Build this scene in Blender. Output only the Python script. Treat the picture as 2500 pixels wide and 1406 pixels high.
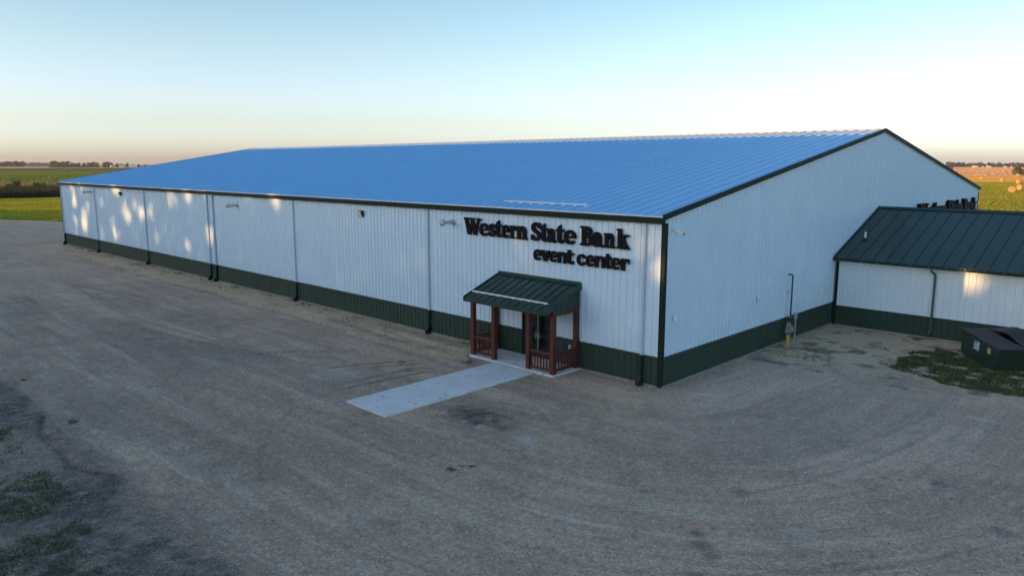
import bpy, math, random
import numpy as np
from mathutils import Vector, Matrix

S = bpy.context.scene
COL = S.collection
for o in list(bpy.data.objects):
    bpy.data.objects.remove(o)
random.seed(7)
RNG = np.random.default_rng(7)

# ------------------------------------------------------------------ camera
CAM_LOC = (15.159, -23.633, 8.479)
YAW, PITCH = -0.77292, 0.16476
cd = bpy.data.cameras.new('camera'); cam = bpy.data.objects.new('camera', cd); COL.objects.link(cam)
S.camera = cam
cd.sensor_width = 36.0; cd.lens = 1824.4 / 2500 * 36.0
cd.clip_start = 0.2; cd.clip_end = 30000
fw = Vector((math.sin(YAW) * math.cos(PITCH), math.cos(YAW) * math.cos(PITCH), -math.sin(PITCH)))
cam.location = CAM_LOC
cam.rotation_euler = fw.to_track_quat('-Z', 'Y').to_euler()

# ------------------------------------------------------------------ sky, sun, exposure
SUN_EL, SUN_ROT = math.radians(5.0), math.radians(200.0)
w = bpy.data.worlds.new('World'); S.world = w; w.use_nodes = True
nt = w.node_tree; bg = nt.nodes['Background']
sk = nt.nodes.new('ShaderNodeTexSky'); sk.sky_type = 'NISHITA'; sk.sun_disc = False
sk.sun_elevation = SUN_EL; sk.sun_rotation = SUN_ROT
sk.air_density = 1.0; sk.dust_density = 1.0; sk.ozone_density = 2.4
# pink twilight belt: the same tint all the way round the horizon
tcw = nt.nodes.new('ShaderNodeTexCoord'); sxyz = nt.nodes.new('ShaderNodeSeparateXYZ')
rmp = nt.nodes.new('ShaderNodeValToRGB'); gain = nt.nodes.new('ShaderNodeVectorMath'); gain.operation = 'SCALE'; gain.inputs['Scale'].default_value = 2.9
mlt = nt.nodes.new('ShaderNodeVectorMath'); mlt.operation = 'MULTIPLY'
nt.links.new(tcw.outputs['Generated'], sxyz.inputs[0]); nt.links.new(sxyz.outputs['Z'], rmp.inputs[0])
el = rmp.color_ramp.elements
TINT = [(0.0, (1.20, 1.40, 2.88)), (.019, (1.20, 1.41, 2.80)), (.051, (1.13, 1.13, 1.66)), (.082, (1.20, 1.08, 1.40)), (.135, (1.18, 1.02, 1.06)), (.22, (1.02, .94, .90)), (.45, (1, 1, 1))]
while len(el) < len(TINT): el.new(.5)
for e_, (p_, c_) in zip(el, TINT):
    e_.position = p_; e_.color = tuple(v / 2.9 for v in c_) + (1,)
nt.links.new(rmp.outputs[0], gain.inputs[0])
nt.links.new(sk.outputs[0], mlt.inputs[0]); nt.links.new(gain.outputs[0], mlt.inputs[1])
nt.links.new(mlt.outputs[0], bg.inputs[0]); bg.inputs[1].default_value = 0.15

sun_dir = Vector((math.sin(SUN_ROT) * math.cos(SUN_EL), math.cos(SUN_ROT) * math.cos(SUN_EL), math.sin(SUN_EL)))  # towards the sun
sl = bpy.data.lights.new('sun', 'SUN'); sun = bpy.data.objects.new('sun', sl); COL.objects.link(sun)
sl.energy = 2.0; sl.angle = math.radians(0.53); sl.color = (1.0, 0.53, 0.21)
sun.rotation_euler = (-sun_dir).to_track_quat('-Z', 'Y').to_euler()
sun.location = (0, -30, 40)

S.render.engine = 'CYCLES'
S.view_settings.view_transform = 'Standard'; S.view_settings.look = 'None'
S.view_settings.exposure = 1.70; S.view_settings.gamma = 1.0; S.view_settings.use_curve_mapping = False

# ------------------------------------------------------------------ helpers
def lerp(a, b, t): return a + (b - a) * t

class MB:
    def __init__(s): s.v = []; s.f = []
    def add(s, vs, fs):
        n = len(s.v); s.v += [tuple(p) for p in vs]; s.f += [tuple(i + n for i in f) for f in fs]; return s
    def box(s, x0, x1, y0, y1, z0, z1):
        return s.add([(x0,y0,z0),(x1,y0,z0),(x1,y1,z0),(x0,y1,z0),(x0,y0,z1),(x1,y0,z1),(x1,y1,z1),(x0,y1,z1)],
                     [(0,3,2,1),(4,5,6,7),(0,1,5,4),(1,2,6,5),(2,3,7,6),(3,0,4,7)])
    def prism(s, poly, d0, d1, axis):
        """poly: 2-D points, extruded along axis ('x','y','z') from d0 to d1"""
        n = len(poly)
        def P(q, d):
            if axis == 'x': return (d, q[0], q[1])
            if axis == 'y': return (q[0], d, q[1])
            return (q[0], q[1], d)
        vs = [P(q, d0) for q in poly] + [P(q, d1) for q in poly]
        fs = [tuple(range(n)), tuple(range(2*n-1, n-1, -1))] + [(i, i+n, (i+1) % n + n, (i+1) % n) for i in range(n)]
        return s.add(vs, fs)
    def tube(s, pts, r, n=10, caps=True):
        rs = r if isinstance(r, (list, tuple)) else [r] * len(pts)
        pts = [Vector(p) for p in pts]; rings = []
        up = None
        for i, p in enumerate(pts):
            d = (pts[min(i+1, len(pts)-1)] - pts[max(i-1, 0)]).normalized()
            if up is None:
                up = d.cross(Vector((0.31, 0.2, 0.93)) if abs(d.z) < .9 else Vector((1, 0, 0))).normalized()
            up = (up - d * up.dot(d)).normalized(); sd = d.cross(up)
            rings.append([p + (up * math.cos(a) + sd * math.sin(a)) * rs[i] for a in [2*math.pi*k/n for k in range(n)]])
        vs = [q for rg in rings for q in rg]; fs = []
        for i in range(len(pts)-1):
            for k in range(n):
                fs.append((i*n+k, i*n+(k+1) % n, (i+1)*n+(k+1) % n, (i+1)*n+k))
        if caps: fs += [tuple(range(n-1, -1, -1)), tuple(range((len(pts)-1)*n, len(pts)*n))]
        return s.add(vs, fs)
    def mesh(s, name):
        m = bpy.data.meshes.new(name); m.from_pydata(s.v, [], s.f); m.validate(); m.update(); return m
    def build(s, name, mat, parent=None, smooth=False, bevel=0):
        m = s.mesh(name)
        if mat: m.materials.append(mat)
        o = link(name, m, parent)
        if smooth: m.shade_smooth()
        if bevel:
            b = o.modifiers.new('bevel', 'BEVEL'); b.width = bevel; b.segments = 2; b.limit_method = 'ANGLE'
        return o

def link(name, data, parent=None, loc=None):
    o = bpy.data.objects.new(name, data); COL.objects.link(o)
    if parent: o.parent = parent
    if loc: o.location = loc
    return o

def tag(o, label=None, cat=None, group=None, kind=None):
    if label: o['label'] = label
    if cat: o['category'] = cat
    if group: o['group'] = group
    if kind: o['kind'] = kind
    return o

def thing(name, label, cat, loc=(0,0,0), group=None):
    return tag(link(name, None, None, loc), label, cat, group)

def copy_tree(o, parent=None):
    c = o.copy(); COL.objects.link(c); c.parent = parent
    for ch in list(o.children): copy_tree(ch, c)
    return c

def np_mesh(name, verts, faces, mat):
    """verts Nx3, faces Mxk arrays (all the same k)"""
    m = bpy.data.meshes.new(name); k = faces.shape[1]
    m.vertices.add(len(verts)); m.vertices.foreach_set('co', verts.astype(np.float32).ravel())
    m.loops.add(faces.size); m.loops.foreach_set('vertex_index', faces.astype(np.int32).ravel())
    m.polygons.add(len(faces)); m.polygons.foreach_set('loop_start', np.arange(0, faces.size, k, dtype=np.int32))
    try: m.polygons.foreach_set('loop_total', np.full(len(faces), k, dtype=np.int32))
    except Exception: pass
    if mat: m.materials.append(mat)
    m.update(calc_edges=True); return m

# numpy value noise ---------------------------------------------------------
def _hash(ix, iy, seed):
    h = (ix.astype(np.int64) * 374761393 + iy.astype(np.int64) * 668265263 + seed * 1442695041) & 0xffffffff
    h = ((h ^ (h >> 13)) * 1274126177) & 0xffffffff
    return ((h ^ (h >> 16)) & 0xffffff) / float(0xffffff)
def vnoise(x, y, seed=0):
    ix, iy = np.floor(x), np.floor(y); fx, fy = x - ix, y - iy
    fx = fx*fx*(3-2*fx); fy = fy*fy*(3-2*fy)
    a, b = _hash(ix, iy, seed), _hash(ix+1, iy, seed); c, d = _hash(ix, iy+1, seed), _hash(ix+1, iy+1, seed)
    return (a*(1-fx)+b*fx)*(1-fy) + (c*(1-fx)+d*fx)*fy
def fbm(x, y, seed=0, oct=4):
    t = 0; a = .5; s = 0
    for i in range(oct):
        t = t + a * vnoise(x*2**i, y*2**i, seed+i*17); s += a; a *= .5
    return t / s
def sstep(a, b, x):
    t = np.clip((x-a)/(b-a), 0, 1); return t*t*(3-2*t)

# ------------------------------------------------------------------ materials
class Mat:
    def __init__(s, name, rough=.6, spec=.5, metal=0.0):
        s.m = bpy.data.materials.new(name); s.m.use_nodes = True; s.nt = s.m.node_tree
        s.b = s.nt.nodes['Principled BSDF']; s.b.inputs['Roughness'].default_value = rough
        s.b.inputs['Metallic'].default_value = metal
        s.b.inputs['Specular IOR Level'].default_value = spec
        s._tc = None
    def n(s, t, **kw):
        x = s.nt.nodes.new('ShaderNode' + t)
        for k, v in kw.items(): setattr(x, k, v)
        return x
    def link(s, a, b): s.nt.links.new(a, b)
    def coord(s, which='Object', scale=(1,1,1)):
        if s._tc is None: s._tc = s.n('TexCoord')
        mp = s.n('Mapping'); mp.inputs['Scale'].default_value = scale
        s.link(s._tc.outputs[which], mp.inputs[0]); return mp.outputs[0]
    def geo(s, scale=(1,1,1)):
        g = s.n('NewGeometry'); mp = s.n('Mapping'); mp.inputs['Scale'].default_value = scale
        s.link(g.outputs['Position'], mp.inputs[0]); return mp.outputs[0]
    def noise(s, vec, scale, detail=4, rough=.6):
        x = s.n('TexNoise'); x.inputs['Scale'].default_value = scale; x.inputs['Detail'].default_value = detail
        x.inputs['Roughness'].default_value = rough
        s.link(vec, x.inputs['Vector']); return x.outputs['Fac']
    def ramp(s, fac, stops):
        r = s.n('ValToRGB'); el = r.color_ramp.elements
        while len(el) < len(stops): el.new(.5)
        for e, (p, c) in zip(el, stops):
            e.position = p; e.color = (c if isinstance(c, (tuple, list)) else (c, c, c)) + ((1,) if not isinstance(c, (tuple, list)) or len(c) == 3 else ())
        s.link(fac, r.inputs[0]); return r.outputs[0]
    def mix(s, fac, a, b, mode='MIX'):
        x = s.n('Mix'); x.data_type = 'RGBA'; x.blend_type = mode
        for i, v in ((0, fac), (6, a), (7, b)):
            if isinstance(v, (int, float)): x.inputs[i].default_value = v
            elif isinstance(v, (tuple, list)): x.inputs[i].default_value = tuple(v) + (1,)
            else: s.link(v, x.inputs[i])
        return x.outputs[2]
    def math(s, op, a, b=None):
        x = s.n('Math'); x.operation = op
        for i, v in ((0, a), (1, b)):
            if v is None: continue
            if isinstance(v, (int, float)): x.inputs[i].default_value = v
            else: s.link(v, x.inputs[i])
        return x.outputs[0]
    def attr(s, name, out='Fac'):
        a = s.n('Attribute'); a.attribute_name = name; return a.outputs[out]
    def color(s, c):
        if isinstance(c, (tuple, list)): s.b.inputs['Base Color'].default_value = tuple(c) + (1,)
        else: s.link(c, s.b.inputs['Base Color'])
        return s
    def bump(s, h, strength=.3, dist=.02):
        b = s.n('Bump'); b.inputs['Strength'].default_value = strength; b.inputs['Distance'].default_value = dist
        s.link(h, b.inputs['Height']); s.link(b.outputs[0], s.b.inputs['Normal']); return s

def painted(name, col, rough=.42, var=.06, streak=True, dust=None, dust_h=1.2):
    m = Mat(name, rough)
    g = m.geo((.5, .5, .5))
    n1 = m.noise(g, 1.3, 5)
    c = m.mix(m.ramp(n1, [(.3, 0.), (.75, 1.)]), tuple(x*(1-var) for x in col), tuple(min(1, x*(1+var*.5)) for x in col))
    if streak:
        g2 = m.geo((6, 6, .25)); n2 = m.noise(g2, 1.0, 5)
        c = m.mix(m.math('MULTIPLY', m.ramp(n2, [(.48, 0.), (.8, 1.)]), .07), c, tuple(x*.62 for x in col))
    if dust:
        gp = m.n('NewGeometry'); sp = m.n('SeparateXYZ'); m.link(gp.outputs['Position'], sp.inputs[0])
        hgt = m.n('MapRange'); hgt.inputs[1].default_value = 0; hgt.inputs[2].default_value = dust_h; hgt.inputs[3].default_value = 1; hgt.inputs[4].default_value = 0
        m.link(sp.outputs['Z'], hgt.inputs[0])
        far = m.n('MapRange'); far.inputs[1].default_value = -75; far.inputs[2].default_value = -8; far.inputs[3].default_value = .38; far.inputs[4].default_value = .08
        m.link(sp.outputs['X'], far.inputs[0])
        n3 = m.noise(m.geo((2, 2, .9)), 1.4, 5)
        f = m.math('MULTIPLY', m.math('MULTIPLY', hgt.outputs[0], far.outputs[0]), m.ramp(n3, [(.3, .3), (.7, 1.)]))
        c = m.mix(f, c, dust)
    m.color(c)
    rr = m.ramp(n1, [(.2, rough-.06), (.8, rough+.08)]); m.link(rr, m.b.inputs['Roughness'])
    return m.m

M = {}
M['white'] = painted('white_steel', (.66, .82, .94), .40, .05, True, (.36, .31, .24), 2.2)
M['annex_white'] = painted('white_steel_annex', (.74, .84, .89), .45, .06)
M['green'] = painted('dark_green_steel', (.020, .050, .034), .45, .12, True, (.20, .19, .14), 1.3)
M['trim'] = painted('dark_green_trim', (.012, .024, .018), .62, .10)
M['trim'].node_tree.nodes['Principled BSDF'].inputs['Specular IOR Level'].default_value = .18
M['porch_green'] = painted('green_porch_roof', (.022, .050, .036), .38, .14, False)
M['annex_green'] = painted('green_annex_roof', (.017, .040, .028), .42, .12, False)
M['roof'] = painted('blue_grey_roof_steel', (.24, .52, .80), .33, .05, False)
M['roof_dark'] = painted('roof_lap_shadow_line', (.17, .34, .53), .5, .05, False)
M['ridge'] = painted('white_ridge_steel', (.85, .85, .83), .45, .03, False)
M['spout'] = painted('shaded_white_downspout', (.50, .58, .66), .45, .06, False)  # white steel darkened to blue-grey, shade of its shadowed side in the colour
M['annex_spout'] = painted('weathered_green_downspout', (.060, .110, .098), .5, .1, False)
M['white_plastic'] = Mat('white_plastic', .5).color((.78, .79, .78)).m
M['black_plastic'] = Mat('black_plastic', .55).color((.012, .012, .013)).m
M['galv'] = Mat('galvanised_steel', .38, .5, .75).color((.55, .57, .58)).m
M['dark_pipe'] = Mat('dark_painted_pipe', .5).color((.022, .018, .024)).m
M['grey_paint'] = Mat('grey_meter_paint', .5).color((.20, .21, .22)).m
M['grey_pvc'] = Mat('grey_pvc', .55).color((.38, .37, .34)).m
M['yellow'] = Mat('yellow_paint', .5).color((.62, .42, .03)).m
M['chrome'] = Mat('satin_steel', .3, .5, .9).color((.6, .6, .6)).m
M['lens'] = Mat('light_lens', .15).color((.72, .72, .68)).m
M['dark_glass'] = Mat('dark_door_glass', .06, .6).color((.010, .012, .014)).m
m = Mat('red_stained_wood', .55)
wn = m.noise(m.geo((9, 9, 1.2)), 3.0, 6)
m.color(m.ramp(wn, [(.25, (.055, .014, .010)), (.55, (.11, .026, .017)), (.8, (.16, .042, .026))])).bump(wn, .25, .01)
M['wood'] = m.m
m = Mat('dark_letter_paint', .6, .15); m.color((.006, .0055, .0065)); M['letter'] = m.m

m = Mat('concrete', .85, .3)
g = m.geo(); n1 = m.noise(g, 1.1, 6); n2 = m.noise(g, 28, 4, .7); n3 = m.noise(m.geo((1, 1, 1)), 3.2, 6, .7)
c = m.ramp(n1, [(.3, (.66, .63, .60)), (.7, (.80, .77, .73))])
c = m.mix(m.ramp(n2, [(.35, 0.), (.7, .35)]), c, (.48, .46, .43))
c = m.mix(m.ramp(n3, [(.60, 0.), (.68, .8)]), c, (.13, .105, .085))
m.color(c).bump(n2, .3, .01); M['concrete'] = m.m

m = Mat('foundation_concrete', .9, .3); n1 = m.noise(m.geo((3, 3, 3)), 2, 5)
m.color(m.ramp(n1, [(.3, (.20, .19, .16)), (.7, (.34, .32, .28))])); M['foundation'] = m.m

def gravel_material():
    m = Mat('gravel', .92, .2)
    g = m.geo()
    vor = m.n('TexVoronoi'); vor.inputs['Scale'].default_value = 24; m.link(g, vor.inputs['Vector'])
    v2 = m.n('TexVoronoi'); v2.inputs['Scale'].default_value = 9; m.link(g, v2.inputs['Vector'])
    sp = m.n('SeparateColor'); m.link(vor.outputs['Color'], sp.inputs[0])
    sp2 = m.n('SeparateColor'); m.link(v2.outputs['Color'], sp2.inputs[0])
    big = m.noise(g, .16, 6, .55); mid = m.noise(g, .9, 6, .62); fine = m.noise(g, 11, 4, .7)
    base = m.ramp(big, [(.30, (0.545, 0.332, 0.224)), (.50, (0.651, 0.413, 0.281)), (.70, (0.770, 0.493, 0.336))])
    base = m.mix(m.ramp(mid, [(.32, .0), (.72, .55)]), base, (0.492, 0.302, 0.208))
    # drive lanes running with the walls and round the corner
    fl = m.attr('flow', 'Vector')
    mp = m.n('Mapping'); mp.inputs['Scale'].default_value = (.10, 1.35, 1); m.link(fl, mp.inputs[0])
    st = m.noise(mp.outputs[0], 1.0, 6, .62)
    mp2 = m.n('Mapping'); mp2.inputs['Scale'].default_value = (.20, 6.0, 1); mp2.inputs['Location'].default_value = (7, 3, 0); m.link(fl, mp2.inputs[0])
    st2 = m.noise(mp2.outputs[0], 1.0, 5, .6)
    base = m.mix(m.ramp(st, [(.50, .0), (.66, .58)]), base, (0.800, 0.616, 0.441))
    base = m.mix(m.ramp(st, [(.32, .6), (.46, 0.)]), base, (0.437, 0.263, 0.174))
    base = m.mix(m.ramp(st2, [(.54, .0), (.68, .60)]), base, (0.412, 0.258, 0.180))
    base = m.mix(m.ramp(st2, [(.30, .55), (.44, 0.)]), base, (0.800, 0.606, 0.441))
    pat = m.noise(m.geo((1, 1, 1)), .42, 6, .68)
    base = m.mix(m.ramp(pat, [(.50, .0), (.66, .62)]), base, (0.427, 0.289, 0.193))
    pat2 = m.noise(m.geo((1, 1.3, 1)), .27, 6, .7)
    base = m.mix(m.ramp(pat2, [(.54, .0), (.70, .50)]), base, (0.307, 0.237, 0.188))
    # speckle of single stones
    base = m.mix(m.ramp(sp.outputs[0], [(.0, .50), (.28, 0.), (.72, 0.), (1., .0)]), base, (0.266, 0.165, 0.112))
    base = m.mix(m.ramp(sp.outputs[1], [(.72, .0), (1., .55)]), base, (0.800, 0.800, 0.640))
    base = m.mix(m.ramp(sp2.outputs[0], [(.78, .0), (1., .25)]), base, (0.800, 0.692, 0.541))
    v3 = m.n('TexVoronoi'); v3.inputs['Scale'].default_value = 15; m.link(g, v3.inputs['Vector'])
    sp3 = m.n('SeparateColor'); m.link(v3.outputs['Color'], sp3.inputs[0])
    base = m.mix(m.ramp(sp3.outputs[1], [(.0, .38), (.22, 0.)]), base, (0.185, 0.134, 0.097))
    base = m.mix(m.ramp(sp2.outputs[2], [(.84, .0), (1., .4)]), base, (0.318, 0.203, 0.144))
    base = m.mix(m.ramp(fine, [(.3, .35), (.6, 0.)]), base, (0.318, 0.203, 0.142))
    # sandy soil, dark damp soil, rut floors
    soil = m.ramp(m.noise(g, 2.2, 6, .65), [(.3, (0.540, 0.362, 0.218)), (.7, (0.800, 0.604, 0.386))])
    soil = m.mix(m.ramp(fine, [(.3, .35), (.65, 0.)]), soil, (0.360, 0.232, 0.140))
    dirt = m.attr('dirt'); base = m.mix(dirt, base, soil)
    dk = m.ramp(mid, [(.3, (.045, .035, .029)), (.7, (.105, .082, .066))])
    dk = m.mix(m.ramp(fine, [(.38, 0.), (.66, .65)]), dk, (.20, .165, .14))
    dk = m.mix(m.ramp(sp.outputs[1], [(.70, .0), (1., .6)]), dk, (.30, .26, .23))
    dk = m.mix(m.ramp(sp2.outputs[1], [(.80, .0), (1., .45)]), dk, (.25, .21, .18))
    base = m.mix(m.attr('dark'), base, dk)
    base = m.mix(m.attr('pale'), base, (0.713, 0.630, 0.580))
    base = m.mix(m.attr('oil'), base, (.016, .014, .013))
    m.color(base)
    h = m.math('ADD', m.math('MULTIPLY', vor.outputs['Distance'], .8), m.math('MULTIPLY', fine, .9))
    m.bump(h, .8, .04)
    return m.m
M['gravel'] = gravel_material()

def field_material(name, c0, c1, c2, s1=.02, s2=.35, stretch=(1, 1, 1), bump=.9, dist=.5):
    m = Mat(name, .95, .05)
    g = m.geo(stretch)
    n1 = m.noise(g, s1, 6, .6); n2 = m.noise(g, s2, 6, .7); n3 = m.noise(m.geo(), 2.2, 5, .7)
    c = m.ramp(n1, [(.32, c0), (.5, c1), (.68, c2)])
    c = m.mix(m.ramp(n2, [(.35, .55), (.62, 0.)]), c, tuple(x*.45 for x in c0))
    m.color(c).bump(m.math('ADD', n2, n3), bump, dist)
    return m.m
M['ground'] = field_material('far_plain', (.13, .105, .05), (.20, .155, .075), (.26, .20, .10), .0012, .02, (1, 1, 1))
M['lawn'] = field_material('lawn', (.085, .125, .018), (.15, .19, .022), (.24, .24, .03), .035, .6)
M['hay'] = field_material('hay_stubble', (.09, .125, .02), (.16, .17, .03), (.24, .20, .05), .012, .3)
M['hay_far'] = field_material('ripe_hay', (.24, .19, .05), (.32, .235, .06), (.40, .29, .09), .006, .08, (1, 4, 1))
M['stubble'] = field_material('grain_stubble', (.22, .15, .09), (.30, .20, .12), (.38, .27, .16), .003, .03, (.3, 2, 1))
M['crop'] = field_material('soybean_crop', (.045, .085, .015), (.085, .135, .022), (.15, .19, .035), .004, .035, (3.2, .35, 1))
M['crop_far'] = field_material('ripe_grain', (.22, .18, .07), (.32, .25, .11), (.40, .31, .15), .003, .03, (2, .3, 1))

def leafy(name, c0, c1, rough=.7, trans=.25, sc=.9, nw=.5):
    m = Mat(name, rough, .25)
    g = m.geo(); n = m.ramp(m.noise(g, sc, 4), [(.3, 0.), (.7, 1.)])
    gi = m.n('NewGeometry')
    f = m.math('ADD', m.math('MULTIPLY', gi.outputs['Random Per Island'], 1-nw), m.math('MULTIPLY', n, nw))
    m.color(m.mix(f, c0, c1))
    if trans:
        tr = m.n('BsdfTranslucent'); mx = m.n('MixShader'); mx.inputs[0].default_value = trans
        m.link(m.mix(f, c0, c1), tr.inputs[0]); m.link(m.b.outputs[0], mx.inputs[1]); m.link(tr.outputs[0], mx.inputs[2])
        m.link(mx.outputs[0], m.nt.nodes['Material Output'].inputs[0])
    return m.m
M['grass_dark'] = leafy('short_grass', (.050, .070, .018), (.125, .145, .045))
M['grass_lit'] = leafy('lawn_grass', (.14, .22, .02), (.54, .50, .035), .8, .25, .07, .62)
M['grass_hay'] = leafy('hay_regrowth_grass', (.11, .17, .02), (.40, .38, .04), .8, .25, .05, .5)
M['stalk'] = leafy('golden_stubble', (.34, .22, .05), (.62, .42, .12), .85, .2, .02, .4)
M['stalk_pale'] = leafy('pale_stubble', (.34, .22, .12), (.58, .40, .24), .85, .2, .006, .5)
M['weed_dark'] = leafy('ditch_weeds', (.028, .034, .016), (.065, .070, .030), .8)
M['weed_dry'] = leafy('dry_tall_grass', (.20, .17, .06), (.36, .30, .13), .8)
M['crop_leaf'] = leafy('crop_leaf', (.07, .13, .018), (.20, .25, .04), .8, .25, .02, .5)
M['leaf_a'] = leafy('leaf_green', (.040, .070, .018), (.085, .125, .030))
M['leaf_b'] = leafy('leaf_olive', (.085, .105, .030), (.16, .17, .055))
M['leaf_c'] = leafy('leaf_dark', (.022, .034, .018), (.050, .064, .028))
m = Mat('bark', .9); n1 = m.noise(m.geo((4, 4, .8)), 3, 5)
m.color(m.ramp(n1, [(.3, (.05, .04, .03)), (.7, (.14, .11, .085))])).bump(n1, .5, .03); M['bark'] = m.m
m = Mat('hay_bale_straw', .95, .05); n1 = m.noise(m.geo((3, 3, 3)), 3, 6, .75)
m.color(m.ramp(n1, [(.3, (.30, .19, .06)), (.6, (.50, .34, .12)), (.8, (.62, .45, .20))])).bump(n1, .8, .1); M['bale'] = m.m
m = Mat('stone', .85, .3); n1 = m.noise(m.geo((1, 1, 1)), 7, 6, .7)
m.color(m.ramp(n1, [(.3, (.14, .12, .10)), (.55, (.30, .26, .22)), (.75, (.42, .38, .33))])).bump(n1, .6, .03); M['stone'] = m.m
m = Mat('gravel_stone', .9, .2); gi = m.n('NewGeometry')
m.color(m.ramp(gi.outputs['Random Per Island'], [(.0, (.10, .08, .07)), (.5, (.25, .21, .18)), (.90, (.36, .32, .28)), (1., (.44, .40, .36))])); M['pebble'] = m.m
M['house_white'] = Mat('house_white', .7).color((.80, .78, .74)).m
M['house_roof'] = Mat('house_roof', .8).color((.12, .11, .11)).m
m = Mat('dumpster_paint', .5); n1 = m.noise(m.geo((2, 2, 2)), 2.2, 6, .7)
m.color(m.mix(m.ramp(n1, [(.62, 0.), (.78, .6)]), (.020, .052, .038), (.06, .04, .025))); M['dumpster'] = m.m
m = Mat('lid_plastic', .45); n1 = m.noise(m.geo((3, 3, 3)), 2, 5); m.color(m.ramp(n1, [(.3, (.022, .019, .021)), (.8, (.055, .048, .050))])); M['lid'] = m.m
M['sticker_white'] = Mat('sticker_white', .5).color((.72, .74, .76)).m
M['sticker_yellow'] = Mat('sticker_yellow', .5).color((.65, .58, .28)).m
M['sticker_ink'] = Mat('sticker_ink', .5).color((.02, .03, .06)).m
M['sticker_blue'] = Mat('sticker_blue', .5).color((.12, .28, .55)).m
M['sticker_orange'] = Mat('sticker_orange', .5).color((.55, .25, .06)).m

# ------------------------------------------------------------------ main dimensions (metres)
L, W, HE, HR, HW = 74.55, 44.68, 6.59, 10.356, 1.206
OY = 0.16
SLP = (HR - HE) / (W/2 + OY)
def roof_z(y): return HE + SLP * (y + OY)

# ================================================================== THE SETTING
def sheet(name, pts, z, mat):
    mb = MB(); mb.add([(x, y, z) for x, y in pts], [tuple(range(len(pts)))])
    return tag(mb.build(name, mat), kind='structure')

sheet('ground', [(-5200, -1200), (1500, -1200), (1500, 5200), (-5200, 5200)], -.30, M['ground'])
sheet('lawn', [(-135, -40), (-104.5, 10.5), (-90, 17), (-84, 60), (-84, 140), (-330, 140), (-330, -40)], -.10, M['lawn'])
sheet('crop_field', [(-318, -200), (-300, 600), (-1720, 900), (-1720, -200)], -.14, M['crop'])
sheet('grain_field', [(-1720, -300), (-1720, 1100), (-2500, 1300), (-2500, -300)], -.16, M['crop_far'])
sheet('hay_field', [(-84, 17), (60, 32), (150, 420), (-220, 400), (-84, 60)], -.06, M['hay'])
sheet('ripe_hay_field', [(-260, 396), (150, 418), (170, 585), (-300, 560)], -.12, M['hay_far'])
sheet('stubble_field', [(-330, 560), (190, 585), (700, 2300), (-1100, 2300)], -.20, M['stubble'])

# ---- gravel yard: one finely cut sheet with ruts, mounds and soil patches
def axis(parts):
    out = []
    for a, b, st in parts: out += list(np.arange(a, b - 1e-6, st))
    return np.array(out + [parts[-1][1]])
gx = axis([(-137, -75, 1.6), (-75, -40, .5), (-40, -19, .22), (-19, 15, .10), (15, 40, .8)])
gy = axis([(-75, -24, 2.0), (-24, 1, .10), (1, 18, .16), (18, 34, 1.6)])
X, Y = np.meshgrid(gx, gy, indexing='xy')
Z = .03 * (fbm(X*.25, Y*.25, 3) - .5) + .016 * (fbm(X*1.6, Y*1.6, 5) - .5)
dirt = np.zeros_like(X); dark = np.zeros_like(X); pale = np.zeros_like(X); oil = np.zeros_like(X)
nz = fbm(X*.8, Y*.8, 11); nz2 = fbm(X*2.6, Y*2.6, 23); nz3 = fbm(X*.35, Y*.35, 31)

# sandy strip along the front wall, thrown up into a low bank left of the porch
edge = 2.55 + 1.1*(nz-.5) + .5*sstep(-16, -9, X)*1.0
strip = (1 - sstep(edge-.35, edge+.35, -Y)) * (X < -8.9) * (X > -76) * (Y < .5)
dirt = np.maximum(dirt, strip * (.80 + .4*(nz2-.5)))
bank = np.exp(-((Y+1.55+.35*(nz-.5))/.55)**2) * sstep(-30, -14, X) * (1-sstep(-9.6, -8.9, X))
Z += bank * (.10 + .10*nz2)
tread = (np.sin(X*13+Y*4)*np.sin((Y+.05*np.sin(X*5))*9) > .0) * np.exp(-((Y+.85)/.40)**2) * sstep(-14, -12.5, X) * (1-sstep(-9.7, -9.2, X))
Z += .03*tread; dark = np.maximum(dark, .45*tread)
# bank's darker outer fringe
fr = np.exp(-((-Y-edge-.25)/.28)**2) * (X < -9.2) * (X > -60) * sstep(.42, .62, nz2)
dark = np.maximum(dark, .40*fr)
# sandy ground between gable wall, annex and dumpster
ann = sstep(6.6, 8.6, Y + 2.2*(nz-.5)*2 + .10*X) * (X > -.5) * (X < 12)
dirt = np.maximum(dirt, ann * .85)
blot = sstep(.60, .70, fbm(X*.9+4, Y*.9, 41)) * (X > 0) * (Y > 6.5) * (Y < 17)
dark = np.maximum(dark, .75*blot)
dirt = np.maximum(dirt, .55*sstep(.52, .68, nz3) * (X > -6) * (X < 6) * (Y < -1) * (Y > -7) )
# brown damp patch beside the walkway
q = np.exp(-(((X+2.6)/1.7)**2 + ((Y+7.0)/.85)**2)**1.0)
dark = np.maximum(dark, np.clip(q*1.25*sstep(.32, .62, nz2+.12), 0, .85)); Z += .03*q*(nz2-.4)
q = np.exp(-(((X+1.0)/1.5)**2 + ((Y+5.4)/.5)**2)); dark = np.maximum(dark, .55*q*sstep(.40, .62, nz2))
q = np.exp(-(((X-1.2)/2.4)**2 + ((Y+2.6)/1.0)**2)); dark = np.maximum(dark, .42*q*sstep(.45, .62, nz))
# torn-up patch left of the walkway
q = np.exp(-(((X+9.4)/1.9)**2 + ((Y+5.3)/1.1)**2)); dirt = np.maximum(dirt, .6*q); dark = np.maximum(dark, .55*q*sstep(.5, .64, fbm(X*1.1+Y*.8, (Y-X)*3.0, 57)))
Z += .05*q*(fbm(X*3, Y*3, 61)-.45)
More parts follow.
